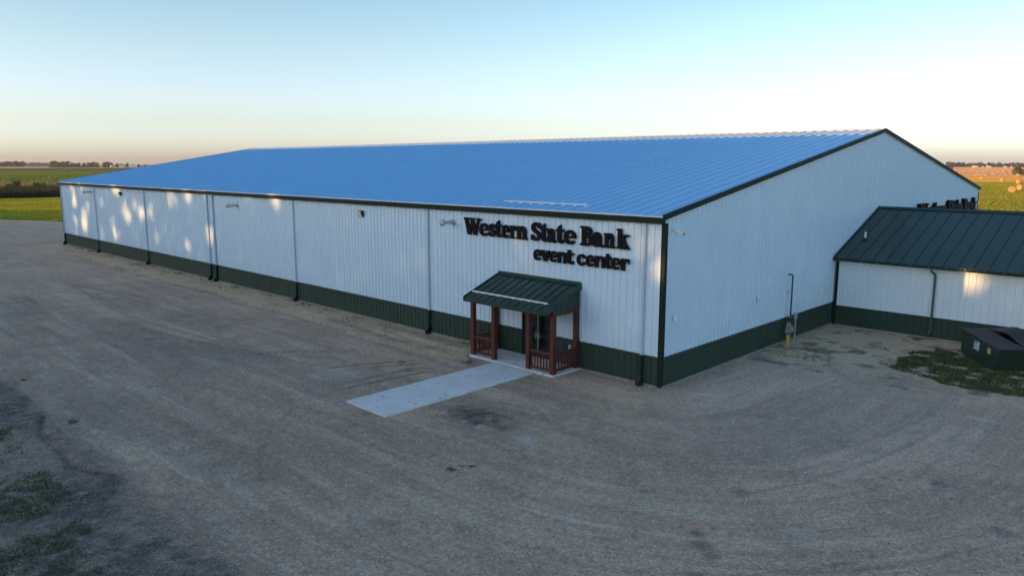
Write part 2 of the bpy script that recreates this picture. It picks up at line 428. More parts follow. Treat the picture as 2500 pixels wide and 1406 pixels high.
# dark bare soil on the left, before the grass
lg = sstep(-16.6, -18.0, Y + .5*(nz-.5)*4 + .05*(X+8)*0) * (X > -30) * (X < 6)
dark = np.maximum(dark, lg * np.clip(.62 + 1.1*(nz3-.45), 0, 1))
mid_l = sstep(-15.4, -17.0, Y + 2.6*(nz-.5)*2) * (X > -17) * (X < 4)
dark = np.maximum(dark, np.clip(mid_l*(.22 + 2.4*(nz-.47)), 0, .9)); Z += .035*mid_l*(nz2-.45)
# small dark stains and pale spots
rs = np.random.default_rng(3)
for k in range(70):
    cx, cy = rs.uniform(-14, 14), rs.uniform(-18, 7)
    if cy > -1.5 and cx < 1: continue
    a, b, th = rs.uniform(.2, .9), rs.uniform(.08, .28), rs.uniform(-.5, .5) + (0.0 if cx < 2 else .9)
    u_, v_ = (X-cx)*math.cos(th)+(Y-cy)*math.sin(th), -(X-cx)*math.sin(th)+(Y-cy)*math.cos(th)
    q = np.exp(-((u_/a)**2+(v_/b)**2))*sstep(.35, .6, nz2+.1)
    if rs.random() < .7: dark = np.maximum(dark, rs.uniform(.2, .55)*q)
    else: pale = np.maximum(pale, rs.uniform(.15, .45)*q)
for cx, cy, a, b, s_ in ((9.6, 4.6, .6, .18, .5), (-10.8, -7.2, 1.0, .5, .35), (3.4, -3.4, 1.3, .3, .25)):
    pale = np.maximum(pale, s_*np.exp(-(((X-cx)/a)**2+((Y-cy)/b)**2))*sstep(.3, .6, nz2+.1))
for cx, cy, r_ in ((.0, -10.55, .17), (.06, -10.2, .07), (.28, -10.0, .15)):
    dd = np.hypot((X-cx)*1.0, (Y-cy)*1.25) + .10*(nz2-.5); oil = np.maximum(oil, .9*(1-sstep(r_*.75, r_*1.1, dd)))
for cx, cy, r_ in ((6.9, -9.0, .22), (7.3, -9.45, .26), (7.1, -8.5, .20), (7.7, -9.7, .18), (7.9, -10.6, .14), (5.6, -4.0, .20), (6.5, -6.2, .2), (10.2, -2.0, .22), (12.0, -4.0, .25)):
    dd = np.hypot(X-cx, Y-cy) + .30*(nz2-.5); dark = np.maximum(dark, .6*(1-sstep(r_*.4, r_*1.5, dd)))
# tyre ruts
def rut(pts, width, depth, dk, gauge=0.0, rim=.35):
    global Z, dark
    pts = np.array(pts, float)
    # smooth resample (Catmull-Rom)
    P = np.vstack([2*pts[0]-pts[1], pts, 2*pts[-1]-pts[-2]]); out = []
    for i in range(1, len(P)-2):
        for t in np.linspace(0, 1, 14, endpoint=False):
            a, b, c, d = P[i-1], P[i], P[i+1], P[i+2]
            out.append(.5*((2*b)+(-a+c)*t+(2*a-5*b+4*c-d)*t*t+(-a+3*b-3*c+d)*t**3))
    out.append(pts[-1]); C = np.array(out)
    lo, hi = C.min(0)-2, C.max(0)+2
    ii = np.where((gx > lo[0]) & (gx < hi[0]))[0]; jj = np.where((gy > lo[1]) & (gy < hi[1]))[0]
    if len(ii) == 0 or len(jj) == 0: return
    sl_ = np.s_[jj[0]:jj[-1]+1, ii[0]:ii[-1]+1]
    x, y = X[sl_], Y[sl_]; best = np.full(x.shape, 9.)
    along = np.zeros_like(x); acc = 0.
    for a, b in zip(C[:-1], C[1:]):
        ab = b-a; l = np.hypot(*ab)+1e-9; t = np.clip(((x-a[0])*ab[0]+(y-a[1])*ab[1])/l**2, 0, 1)
        sd = ((x-a[0])*ab[1]-(y-a[1])*ab[0])/l
        d = np.hypot(x-a[0]-t*ab[0], y-a[1]-t*ab[1])
        if gauge: d = np.abs(d - gauge/2)
        m_ = d < best; best = np.where(m_, d, best); along = np.where(m_, acc+t*l, along); acc += l
    fade = sstep(0, min(1.5, acc*.25), along)*(1-sstep(acc-min(1.5, acc*.25), acc, along))
    br = .55+.9*(fbm(along*1.3+pts[0][0], best*3, 71)-.35)
    k = np.exp(-(best/width)**2)*fade*br
    r2 = np.exp(-((best-width*1.9)/(width*.7))**2)*fade*rim
    Z[sl_] += -depth*k + depth*r2; dark[sl_] = np.maximum(dark[sl_], np.clip(dk*k, 0, .9))
rut([(-14.2,-17.0),(-12.2,-17.7),(-10.7,-17.9),(-9.1,-17.9),(-7.7,-17.9),(-6.7,-17.5),(-5.7,-16.8)], .13, .09, 1.9)
rut([(-13.5,-16.2),(-11.7,-16.9),(-10.2,-17.1),(-8.7,-17.15),(-7.4,-17.0),(-6.2,-16.4)], .26, .07, .75)
rut([(-11.9,-7.9),(-11.2,-6.0),(-10.4,-4.6),(-9.6,-3.4)], .10, .06, 1.3)
rut([(-11.3,-8.0),(-10.5,-6.0),(-9.8,-4.7),(-9.2,-3.5)], .10, .06, 1.3)
rut([(-8.8,-9.1),(-8.6,-7.0),(-8.4,-5.4),(-8.0,-3.9)], .11, .06, 1.3)
rut([(-9.3,-9.3),(-9.3,-7.2),(-9.1,-5.6),(-8.7,-3.8)], .10, .06, 1.1)
rut([(-7.4,-10.4),(-8.9,-9.7),(-10.3,-9.2)], .09, .02, .4)
for i in range(46):
    # faint wheel tracks that run along the front wall and swing round the corner
    off = 3.0 + 15.5*((i*.618) % 1); ph = rs.uniform(-.4, .4); r0 = off
    s0 = rs.uniform(-45, 8); ln = rs.uniform(9, 34); pts = []
    for s_ in np.linspace(s0, s0+ln, 7):
        dft = ph*(s_-s0)*.12 + .5*math.sin(s_*.2+i)
        if s_ < 0: pts.append((s_, -(r0+dft)))
        else:
            an = s_/r0
            if an < math.pi/2: pts.append(((r0+dft)*math.sin(an), -(r0+dft)*math.cos(an)))
            else: pts.append((r0+dft, (an-math.pi/2)*r0))
    rut(pts, rs.uniform(.09, .2), rs.uniform(.006, .016), rs.uniform(.16, .50), 1.75 if i % 2 else 0)
rut([(-20,-13.5),(-12,-11.5),(-5,-11.8),(2,-13.2),(8,-15.2)], .14, .01, .28, 1.8)
rut([(-16,-9.5),(-8.5,-9.6),(-1,-12.2),(4,-15.8)], .12, .01, .3, 1.8)
rut([(14,-1),(6,-4.2),(0,-8.6),(-6,-11.2),(-14,-10.8)], .13, .01, .26, 1.8)
rut([(3,8.2),(4.2,6.8),(6.2,6.2),(8.5,6.3)], .12, .03, .6)
rut([(2.2,9.2),(3.6,8.2),(4.6,8.0)], .14, .03, .5)
rut([(-21.0, -2.1), (-19.0, -2.15), (-16.9, -2.25), (-14.83, -2.49), (-13.12, -2.41), (-11.52, -2.33), (-10.0, -2.25), (-9.0, -2.1)], .30, -.13, .62)
rut([(-17.2, -.5), (-16.73, -.56), (-15.17, -.85), (-13.86, -.72), (-12.31, -.57), (-10.18, -.77), (-9.2, -.9)], .22, -.05, .50)
rut([(-19.2, -2.02), (-17.4, -1.52), (-15.0, -1.55), (-13.4, -1.78), (-11.5, -1.6)], .10, .05, .55)
rut([(-45.4, -8.2), (-41, -7.4), (-37.6, -6.6), (-33, -6.2)], .12, .04, .9)
rut([(-27.5, -8.6), (-26.4, -7.8), (-25.2, -7.2), (-24.7, -5.8), (-22.2, -3.8)], .11, .05, .9)
rut([(-17.4, -9.8), (-17.0, -9.2), (-16.0, -7.9), (-15.2, -6.7), (-14.2, -5.8), (-13.0, -4.9)], .10, .05, .9)
rut([(-30, -11), (-22, -10.2), (-17, -9.0), (-12.5, -8.3)], .12, .03, .6, 1.8)
rut([(-8.8, -9.8), (-7.6, -11.4), (-5.5, -13.4), (-2.0, -15.2)], .10, .03, .6)
rut([(2.2, -4.2), (3.6, -2.0), (4.4, 1.0), (4.6, 4.4)], .11, .03, .55, 1.8)
rut([(6.2, -7.4), (7.6, -4.0), (8.6, .2), (8.8, 4.0)], .11, .03, .5)
Z -= .02 * (oil > .5)
# stay below slabs and walls
Z = np.where((X < .05) & (Y > -.05) & (X > -74.7), np.minimum(Z, .015), Z)
Z = np.where((X > -8.95) & (X < -3.75) & (Y > -1.95) & (Y < .2), np.minimum(Z, .01), Z)
Z = np.where((X > -7.9) & (X < -4.5) & (Y > -9.5) & (Y < -1.5), np.minimum(Z, .015), Z)
# outer edge towards the lawn is ragged: sink the sheet there
edge_l = (X+123.5) - (Y-4.0)*2.35 + 3.0*(fbm(X*.2, Y*.2, 77)-.5)
edge_r = (Y-24) * (X > 0)
sink = np.maximum(1-sstep(-1.2, .6, edge_l), sstep(0, 6, edge_r)) * ((Y > -60))
Z -= .5*sink*((X < -80) | (X > 0))
dirt = np.maximum(dirt, .55*np.exp(-((edge_l-4)/5)**2)*(X < -80))
# flow coordinates
ang = np.where((X > 0) & (Y < 0), np.arctan2(np.maximum(X, 0), np.maximum(-Y, 1e-3)), np.where(X <= 0, 0, math.pi/2))
rad = np.where((X > 0) & (Y < 0), np.hypot(X, Y), np.where(X <= 0, -Y, X))
ss = np.where(X <= 0, X, np.where(Y < 0, 9*ang, 9*math.pi/2 + Y)) + 2*nz3
sd_ = rad + 1.6*(fbm(X*.07, Y*.07, 91)-.5)
nxv, nyv = len(gx), len(gy)
V = np.stack([X.ravel(), Y.ravel(), Z.ravel()], -1)
ii, jj = np.meshgrid(np.arange(nxv-1), np.arange(nyv-1), indexing='xy'); a0 = (jj*nxv+ii).ravel()
gm = np_mesh('gravel_yard', V, np.stack([a0, a0+1, a0+nxv+1, a0+nxv], -1), M['gravel'])
dark = dark*np.clip(.45 + 1.15*fbm(X*4.5, Y*4.5, 207), 0, 1.2)
pale = np.maximum(pale, .20*np.exp(-(((X-5)/5)**2+((Y-3)/6)**2))*np.clip(.4+1.2*nz, 0, 1))  # broad pale patch painted in to lift the gravel shaded by the hall
for nm, arr in (('dirt', dirt), ('dark', np.clip(dark, 0, 1)), ('pale', pale), ('oil', oil)):
    at = gm.attributes.new(nm, 'FLOAT', 'POINT'); at.data.foreach_set('value', arr.ravel().astype(np.float32))
at = gm.attributes.new('flow', 'FLOAT_VECTOR', 'POINT')
at.data.foreach_set('vector', np.stack([ss.ravel(), sd_.ravel(), np.zeros(ss.size)], -1).astype(np.float32).ravel())
gm.shade_smooth()
tag(link('gravel_yard', gm), kind='structure')
def gz(x, y):
    i = int(np.clip(np.searchsorted(gx, x), 1, nxv-1)); j = int(np.clip(np.searchsorted(gy, y), 1, nyv-1))
    return float(Z[j, i])
def gz_arr(x, y):
    i = np.clip(np.searchsorted(gx, x), 1, nxv-1); j = np.clip(np.searchsorted(gy, y), 1, nyv-1)
    return Z[j, i]

# loose stones on the gravel (nobody could count them)
def stones(name, n, xr, yr, smin, smax, mat, keep=None, seed=1, pw=2.5):
    r_ = np.random.default_rng(seed)
    x = r_.uniform(*xr, n); y = r_.uniform(*yr, n)
    ok = ~((x < .1) & (y > -.1)) & ~((x > -8.95) & (x < -3.8) & (y > -1.8)) & ~((x > -7.3) & (x < -4.78) & (y > -9.34) & (y < -1))
    if keep is not None: ok &= keep(x, y)
    x, y = x[ok], y[ok]; n = len(x)
    s_ = smin + (smax-smin)*r_.random(n)**pw
    octa = np.array([(1,0,0),(0,1,0),(-1,0,0),(0,-1,0),(0,0,.75),(0,0,-.5)], float)
    F = np.array([(0,1,4),(1,2,4),(2,3,4),(3,0,4)])
    jit = r_.uniform(.6, 1.35, (n, 6, 3)); th = r_.uniform(0, 6.28, n); c_, s2 = np.cos(th), np.sin(th)
    P = octa[None]*jit*s_[:, None, None]
    Q = np.stack([P[..., 0]*c_[:, None]-P[..., 1]*s2[:, None], P[..., 0]*s2[:, None]+P[..., 1]*c_[:, None], P[..., 2]*.8], -1)
    Q += np.stack([x, y, gz_arr(x, y)], -1)[:, None, :]
    m_ = np_mesh(name, Q.reshape(-1, 3), (F[None]+np.arange(n)[:, None, None]*6).reshape(-1, 3), mat)
    return tag(link(name, m_), kind='stuff')
st = stones('loose_gravel', 110000, (-20, 15), (-21, 8), .008, .027, M['pebble'], seed=5)
tag(st, 'small loose grey stones strewn over the gravel yard', 'gravel')
sc = stones('loose_stone_litter', 110, (-14, 9), (-20.5, 15), .02, .055, M['pebble'], lambda x, y: (y < -14.5) | ((x > 0) & (y > 8)), seed=9)
tag(sc, 'scattered pale stones on the bare soil', 'stones')

# concrete walkway and porch slab
wk = MB().box(-7.22, -4.86, -9.26, -1.76, -.10, .055).build('walkway', M['concrete'], None, bevel=.012); tag(wk, kind='structure')
ps = MB().box(-8.86, -3.92, -1.74, -.02, -.10, .085).build('porch_floor', M['concrete'], None, bevel=.012); tag(ps, kind='structure')

# ================================================================== MAIN BUILDING
hall = thing('event_hall', 'long white metal event hall with blue roof and dark green base band', 'building', (0, 0, 0))

def rib_profile(width, centres, base, top, h, minor=()):
    pts = [(0, 0)]
    ev = sorted([(c, base, top, h) for c in centres] + [(c, b*1, t, hh) for c, b, t, hh in minor])
    for c, b, t, hh in ev:
        pts += [(c-b/2, 0), (c-t/2, hh), (c+t/2, hh), (c+b/2, 0)]
    pts.append((width, 0)); return pts

def wall_panel_mesh(name, width, z0, ztop, mat, nrib=3, off=0.0):
    """sheet lying in the plane y=0 (proud towards -y); ztop may be a function of x"""
    pit = width/nrib
    prof = rib_profile(width, [pit*(i+.5) for i in range(nrib)], .060, .024, .030,
                       [(pit*(i+.5)+pit/2, .030, .016, .006) for i in range(nrib-1)])
    v = []; n = len(prof)
    for u_, h in prof: v.append((u_, -h-off, z0))
    for u_, h in prof: v.append((u_, -h-off, ztop(u_) if callable(ztop) else ztop))
    f = [(i, i+1, n+i+1, n+i) for i in range(n-1)]
    me = bpy.data.meshes.new(name); me.from_pydata(v, [], f); me.materials.append(mat); me.update(); return me

# --- walls (solid cores carrying the sheets)
front = MB().box(-L+.03, -.03, .03, .25, .0, roof_z(0)-.16).build('wall', M['white'], hall)
sidew = MB()
pr = [(.26, 0), (W-.03, 0), (W-.03, roof_z(0)-.12), (W/2, HR-.18), (.26, roof_z(0)-.12)]
gable = MB().prism(pr, -.25, -.03, 'x').build('wall', M['white'], hall)
gfar = MB().prism(pr, -L+.03, -L+.25, 'x').build('wall', M['white'], hall)
backw = MB().box(-L+.26, -.26, W-.25, W-.03, 0, roof_z(0)-.16).build('wall', M['white'], hall)
hf = MB().box(-L-.02, .02, -.045, .02, -.1, .09).box(-.02, .05, .021, W, -.1, .09).build('foundation', M['foundation'], hall)

NP = 81; pw = L/NP
# the pair of doors takes up the panels between these x values
DX0, DX1, DZ = -7.22, -5.36, 2.16
mw = wall_panel_mesh('wall_panel', pw, HW, roof_z(0)-.20, M['white'])
mg = wall_panel_mesh('base_panel', pw, .08, HW-.004, M['green'], off=.003)
def clipped_panel(name, x0, x1, z0, z1, mat, off=0.0):
    me = wall_panel_mesh(name, x1-x0, z0, z1, mat, max(1, round((x1-x0)/.307)), off); return me
for i in range(NP):
    x0 = -L + i*pw; x1 = x0+pw
    if x1 <= DX0 or x0 >= DX1:
        link('wall_panel', mw, front, (x0, 0, 0)); link('base_panel', mg, front, (x0, 0, 0))
    else:
        if x0 < DX0:
            link('wall_panel', clipped_panel('wall_panel', x0, DX0, HW, DZ, M['white']), front, (x0, 0, 0))
            link('base_panel', clipped_panel('base_panel', x0, DX0, .08, HW-.004, M['green'], .003), front, (x0, 0, 0))
        if x1 > DX1:
            link('wall_panel', clipped_panel('wall_panel', DX1, x1, HW, DZ, M['white']), front, (DX1, 0, 0))
            link('base_panel', clipped_panel('base_panel', DX1, x1, .08, HW-.004, M['green'], .003), front, (DX1, 0, 0))
        link('wall_panel', clipped_panel('wall_panel', x0, x1, DZ+.06, roof_z(0)-.20, M['white']), front, (x0, 0, 0))
MB().box(-L, DX0-.06, -.012, 0, HW-.012, HW+.012).box(DX1+.06, 0, -.012, 0, HW-.012, HW+.012).build('base_trim', M['trim'], front)

NG = 49; pg = W/NG
gmats = (M['white'], M['green'])
mgg = wall_panel_mesh('base_panel', pg, .08, HW-.004, M['green'], off=.003)
for i in range(NG):
    y0 = i*pg
    def zt(u_, y0=y0):
        y = y0+u_; return roof_z(y if y < W/2 else W-y) - .07
    me = wall_panel_mesh('wall_panel', pg, HW, zt, M['white'])
    # keep the ridge point straight: profile already follows zt
    o = link('wall_panel', me, gable, (0, y0, 0)); o.rotation_euler = (0, 0, math.pi/2)
    o = link('base_panel', mgg, gable, (0, y0, 0)); o.rotation_euler = (0, 0, math.pi/2)
MB().box(0, .012, .16, W, HW-.012, HW+.012).build('base_trim', M['trim'], gable)

# --- roof
RT = .05
rp = [(-OY+.02, HE-.06), (W/2, HR-.06), (W+OY-.02, HE-.06), (W+OY-.02, HE-.16), (W/2, HR-.16), (-OY+.02, HE-.16)]
roof = MB().prism(rp, -L-.01, .01, 'x').build('roof', M['roof'], hall)
NR = 121; rw = L/NR
RPROF = rib_profile(rw, [rw*.5], .11, .040, .078, [(rw*.5-.205, .06, .022, .017), (rw*.5+.205, .06, .022, .017)])
def roof_panel_mesh(name, ya, yb, dz, mat, prof=RPROF, zf=roof_z, lip=.03):
    v = []; n = len(prof)
    for y in (ya, yb):
        for u_, h in prof: v.append((u_, y, zf(y)+h+dz))
    for u_, h in prof: v.append((u_, ya, zf(ya)+dz-lip))
    f = [(i, i+1, n+i+1, n+i) for i in range(n-1)] + [(2*n+i, 2*n+i+1, i+1, i) for i in range(n-1)]
    me = bpy.data.meshes.new(name); me.from_pydata(v, [], f); me.materials.append(mat); me.update(); return me
YS, YR = 11.8, 20.75
m1 = roof_panel_mesh('roof_panel', -OY, YS, 0, M['roof']); m2 = roof_panel_mesh('roof_panel', YS-.06, YR+.15, .007, M['roof'])
m3 = roof_panel_mesh('ridge_panel', YR, W/2, .020, M['ridge'])
clip = MB()
for i in range(NR):
    x0 = -L + i*rw
    link('roof_panel', m1, roof, (x0, 0, 0)); link('roof_panel', m2, roof, (x0, 0, 0)); link('ridge_panel', m3, roof, (x0, 0, 0))
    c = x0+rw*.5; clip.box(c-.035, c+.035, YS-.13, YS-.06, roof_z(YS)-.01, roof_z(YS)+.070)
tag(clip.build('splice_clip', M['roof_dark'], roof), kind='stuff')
def back_z(y): return roof_z(W-y)
bk = MB()
for i in range(NR):
    x0 = -L+i*rw
    n = len(RPROF); vs = [(x0+u_, y, roof_z(W-y)+h+.01) for y in (W/2, W+OY) for u_, h in RPROF]
    bk.add(vs, [(k, k+1, n+k+1, n+k) for k in range(n-1)])
tag(bk.build('back_roof_panel', M['roof'], roof), kind='stuff')
MB().prism([(W/2-.16, roof_z(W/2-.16)+.085), (W/2, HR+.11), (W/2+.16, roof_z(W/2-.16)+.085), (W/2+.16, roof_z(W/2-.16)+.075), (W/2, HR+.09), (W/2-.16, roof_z(W/2-.16)+.075)], -L, .0, 'x').build('ridge_cap', M['ridge'], roof)

# eave: thin white edge over a dark fascia
MB().box(-L-.04, .06, -OY-.035, -OY+.05, HE-.065, HE-.032).build('eave_trim', M['ridge'], hall)
MB().box(-L-.06, .08, -OY-.025, -OY+.03, HE-.30, HE-.066).box(-L-.06, .08, -OY+.031, -.002, HE-.30, HE-.285).build('fascia', M['trim'], hall, bevel=.008)
# rake trim on both gables
def rake(x0, x1, name='rake_trim'):
    def line(y, d): return roof_z(y if y < W/2 else W-y)+d
    a, b = -OY-.06, W+OY+.06
    up = [(a, line(a, .06)), (W/2, HR+.10), (b, line(b, .06))]
    lo = [(b, line(b, -.15)), (W/2, HR-.115), (a, line(a, -.15))]
    return MB().prism(up+lo, x0, x1, 'x').build(name, M['trim'], hall, bevel=.012)
rake(.012, .105); rake(-L-.10, -L-.012)
def line(y, d): return roof_z(y if y < W/2 else W-y)+d
MB().prism([(.1, line(.1, -.15)), (W/2, HR-.115), (W-.1, line(.1, -.15)), (W-.1, line(.1, -.20)), (W/2, HR-.165), (.1, line(.1, -.20))], .036, .05, 'x').build('rake_molding', M['white_plastic'], hall)
# corner trim
def corner(x, y, sx, sy, z1=HE-.28):
    t = MB()
    t.box(min(x, x-sx*.13), max(x, x-sx*.13), min(y+sy*.036, y+sy*.048), max(y+sy*.036, y+sy*.048), .05, z1)
    t.box(min(x+sx*.036, x+sx*.048), max(x+sx*.036, x+sx*.048), min(y-sy*.13, y+sy*.048), max(y-sy*.13, y+sy*.048), .05, z1)
    t.box(min(x, x+sx*.036), max(x, x+sx*.036), min(y+sy*.036, y+sy*.048), max(y+sy*.036, y+sy*.048), .05, z1)
    t.build('corner_trim', M['trim'], hall)
corner(0, 0, 1, -1); corner(-L, 0, -1, -1); corner(0, W, 1, 1)

# downspouts: white above the base band, dark below, boot at the bottom
def downspout(x):
    d = link('downspout', None, hall, (x, -.034, 0))
    MB().box(-.055, .055, -.085, 0, HW, HE-.30).build('pipe', M['spout'], d, bevel=.012)
    MB().box(-.058, .058, -.088, 0, .34, HW-.002).build('lower_pipe', M['trim'], d, bevel=.012)
    MB().prism([(0, .02), (-.30, .02), (-.30, .20), (-.16, .40), (0, .40)], -.085, .085, 'x').build('boot', M['black_plastic'], d, bevel=.015)
    b = MB()
    for z in (2.2, 3.6, 5.0, 6.0): b.box(-.075, .075, -.092, .002, z, z+.035)
    b.build('strap', M['spout'], d)
    return d
for x in (-74.1, -63.45, -50.9, -38.8, -37.85, -26.6, -13.65, -.83): downspout(x)

# entrance doors (one pair)
dr = MB().box(DX0, DX0+.06, -.05, .10, .085, DZ+.06).box(DX1-.06, DX1, -.05, .10, .085, DZ+.06).box(DX0+.06, DX1-.06, -.05, .10, DZ, DZ+.06).build('door_frame', M['trim'], hall)
dmid = (DX0+DX1)/2
for s_, xa, xb in ((-1, DX0+.065, dmid-.012), (1, dmid+.012, DX1-.065)):
    lf = MB()
    st_ = .13
    lf.box(xa, xa+st_, -.02, .03, .10, DZ-.01).box(xb-st_, xb, -.02, .03, .10, DZ-.01)
    for z0, z1 in ((.10, .36), (.98, 1.16), (DZ-.16, DZ-.01)): lf.box(xa+st_, xb-st_, -.02, .03, z0, z1)
    d = lf.build('door', M['trim'], hall)
    for z0, z1 in ((.36, .98), (1.16, DZ-.16)): MB().box(xa+st_, xb-st_, .0, .012, z0, z1).build('pane', M['dark_glass'], d)
    hx = xb-.07 if s_ < 0 else xa+.07
    MB().tube([(hx, -.02, .90), (hx, -.075, .93), (hx, -.075, 1.20), (hx, -.02, 1.23)], .014, 8).box(hx-.035, hx+.035, -.026, -.02, .98, 1.16).tube([(hx, -.05, 1.04), (hx-s_*-.11, -.06, 1.04)], .011, 8).build('handle', M['chrome'], d)
MB().box(dmid-.010, dmid+.010, -.032, -.0, .10, DZ-.01).build('door_astragal', M['spout'], hall)
MB().box(DX0+.06, DX1-.06, -.06, .10, .0855, .098).build('threshold', M['chrome'], hall)
MB().box(DX0+.06, DX1-.06, .031, .035, .1, DZ).build('door_backing', M['black_plastic'], hall)

# snow guard on the roof above the entrance
sg = link('snow_guard', None, hall)
zs = roof_z(.36)
MB().box(-8.72, -3.95, .33, .37, zs+.13, zs+.175).build('rail', M['white_plastic'], sg)
for i in range(8):
    x = -L + rw*.5 + rw*(round((-8.45+L-rw*.5)/rw)+i)
    MB().box(x-.035, x+.035, .27, .45, zs+.062, zs+.085).box(x-.03, x+.03, .335, .365, zs+.085, zs+.13).build('bracket', M['white_plastic'], sg)

# ================================================================== PORCH
porch = thing('entrance_porch', 'red timber entrance porch with dark green metal shed roof over the doors', 'porch', (-6.4, -.8, .085))
PO = Vector((-6.4, -.8, .085))
def padd(mb, name, mat, parent=None, bevel=0):
    o = mb.build(name, mat, parent or porch, bevel=bevel)
    if parent is None or parent is porch: o.location = -PO
    return o
PX = (-8.74, -7.42, -5.38, -4.05); PY = -1.58; hp = .095
for x in PX: padd(MB().box(x-hp, x+hp, PY-hp, PY+hp, .085, 2.47), 'post', M['wood'], bevel=.01)
for x in (PX[0], PX[3]): padd(MB().box(x-hp, x+hp, -.24, -.05, .085, 2.47), 'post', M['wood'], bevel=.01)
padd(MB().box(PX[0]-hp-.01, PX[3]+hp+.01, PY-.10, PY+.10, 2.472, 2.66), 'beam', M['wood'])
for x in (PX[0], PX[3]): padd(MB().box(x-.09, x+.09, PY+.101, -.05, 2.472, 2.62), 'beam', M['wood'])
# railings
def railing(p0, p1):
    (x0, y0), (x1, y1) = p0, p1
    d = Vector((x1-x0, y1-y0, 0)); ln = d.length; d.normalize(); nrm = Vector((-d.y, d.x, 0))
    r_ = link('railing', None, porch, Vector((x0, y0, 0))-PO)
    def bar(z0, z1, t, name):
        a = nrm*t; e_ = d*ln
        vs = [(-a.x, -a.y, z0), (e_.x-a.x, e_.y-a.y, z0), (e_.x+a.x, e_.y+a.y, z0), (a.x, a.y, z0)]
        vs += [(q[0], q[1], z1) for q in vs]
        MB().add(vs, [(0,3,2,1),(4,5,6,7),(0,1,5,4),(1,2,6,5),(2,3,7,6),(3,0,4,7)]).build(name, M['wood'], r_, bevel=.012)
    bar(.86, .95, .06, 'rail'); bar(.17, .26, .045, 'rail')
    n = max(2, round(ln/.17))
    bm_ = MB().tube([(0, 0, .255), (0, 0, .865)], .036, 8).mesh('baluster'); bm_.materials.append(M['wood'])
    for i in range(n):
        q = d*(ln*(i+.5)/n); link('baluster', bm_, r_, q)
railing((PX[0]+hp, PY), (PX[1]-hp, PY)); railing((PX[2]+hp, PY), (PX[3]-hp, PY))
railing((PX[0], PY+hp), (PX[0], -.24)); railing((PX[3], PY+hp), (PX[3], -.24))
# shed roof
RX0, RX1, EY, EZ, TZ = -8.72, -3.90, -2.16, 2.74, 3.56
psl = (TZ-EZ)/(-.02-EY)
def pz(y): return EZ + (y-EY)*psl
proof = padd(MB().prism([(EY+.03, pz(EY+.03)-.14), (-.04, TZ-.14), (-.04, TZ-.02), (EY+.03, pz(EY+.03)-.02)], RX0+.03, RX1-.03, 'x'), 'roof', M['porch_green'])
npn = 11; ppw = (RX1-RX0)/npn
PP = [(0, 0), (ppw-.05, 0), (ppw-.035, .035), (ppw-.012, .035), (ppw, 0)]
PP = [(0, 0), (ppw*.33-.03, 0), (ppw*.33, .006), (ppw*.33+.03, 0), (ppw*.66-.03, 0), (ppw*.66, .006), (ppw*.66+.03, 0), (ppw-.055, 0), (ppw-.04, .045), (ppw-.012, .045), (ppw, 0)]
pm = roof_panel_mesh('roof_panel', EY, -.035, 0, M['porch_green'], PP, pz, .05)
for i in range(npn): link('roof_panel', pm, proof, (RX0+i*ppw, 0, 0))
MB().box(RX0-.012, RX1+.012, EY-.02, EY+.02, pz(EY)-.165, pz(EY)-.052).build('fascia', M['porch_green'], proof, bevel=.006)
for x, nm in ((RX0, 'rake_trim'), (RX1, 'rake_trim')):
    MB().prism([(EY-.02, pz(EY)-.13), (-.035, TZ-.13), (-.035, TZ+.06), (EY-.02, pz(EY)+.06)], x-.02, x+.03, 'x').build(nm, M['porch_green'], proof)
MB().prism([(-.13, pz(-.13)+.055), (-.035, TZ+.055), (-.035, TZ+.14), (-.05, TZ+.14), (-.05, TZ+.072), (-.13, pz(-.13)+.062)], RX0, RX1, 'x').build('wall_flashing', M['porch_green'], proof)
# boarded gable sides in metal strips
for x in (PX[0]-.085, PX[3]+.085):
    ny = 8; ys = np.linspace(PY-.10, -.05, ny+1)
    for a, b in zip(ys[:-1], ys[1:]):
        sgn = 1 if x > -6 else -1
        MB().prism([(a+.008, 2.622), (b-.008, 2.622), (b-.008, pz(b)-.145), (a+.008, pz(a)-.145)], x, x+sgn*.022, 'x').build('gable_panel', M['porch_green'], proof)
    MB().prism([(PY-.10, 2.622), (-.05, 2.622), (-.05, TZ-.145), (PY-.10, pz(PY-.10)-.145)], x-.006 if x > -6 else x, x if x > -6 else x+.006, 'x').build('gable_backing', M['trim'], proof)
MB().box(RX0+.1, RX1-.1, EY+.3, -.05, 2.672, 2.685).build('ceiling', M['annex_white'], proof)
sgp = link('snow_guard', None, porch, -PO)
yg = EY+.42
MB().box(RX0+.10, RX1-.30, yg-.02, yg+.02, pz(yg)+.06, pz(yg)+.115).build('rail', M['white_plastic'], sgp)
for i in range(npn-1):
    x = RX0+(i+1)*ppw-.026
    MB().box(x-.02, x+.02, yg-.04, yg+.04, pz(yg)+.03, pz(yg)+.062).build('bracket', M['white_plastic'], sgp)

# ================================================================== ANNEX
annex = thing('annex_building', 'low white metal annex with dark green standing seam roof joining the gable wall', 'building', (10, 22, 0))
AO = Vector((10, 22, 0))
AY, AYE, AZE, AZR, AX1, ABK = 16.5, 16.02, 3.62, 5.98, 19.0, 44.68-16.5
AYR = W/2; asl = (AZR-AZE)/(AYR-AYE)
def az(y): return AZE + (y-AYE)*asl if y <= AYR else AZE + (2*AYR-AYE-y)*asl
def aadd(mb, name, mat, parent=None, bevel=0):
    o = mb.build(name, mat, parent or annex, bevel=bevel)
    if parent is None: o.location = -AO
    return o
aw = aadd(MB().box(.07, AX1, AY+.03, AY+.2, 0, az(AY)-.12), 'wall', M['annex_white'])
aadd(MB().prism([(AY+.21, 0), (ABK, 0), (ABK, az(AY)-.12), (AYR, AZR-.14), (AY+.21, az(AY)-.12)], AX1-.2, AX1, 'x'), 'wall', M['annex_white'])
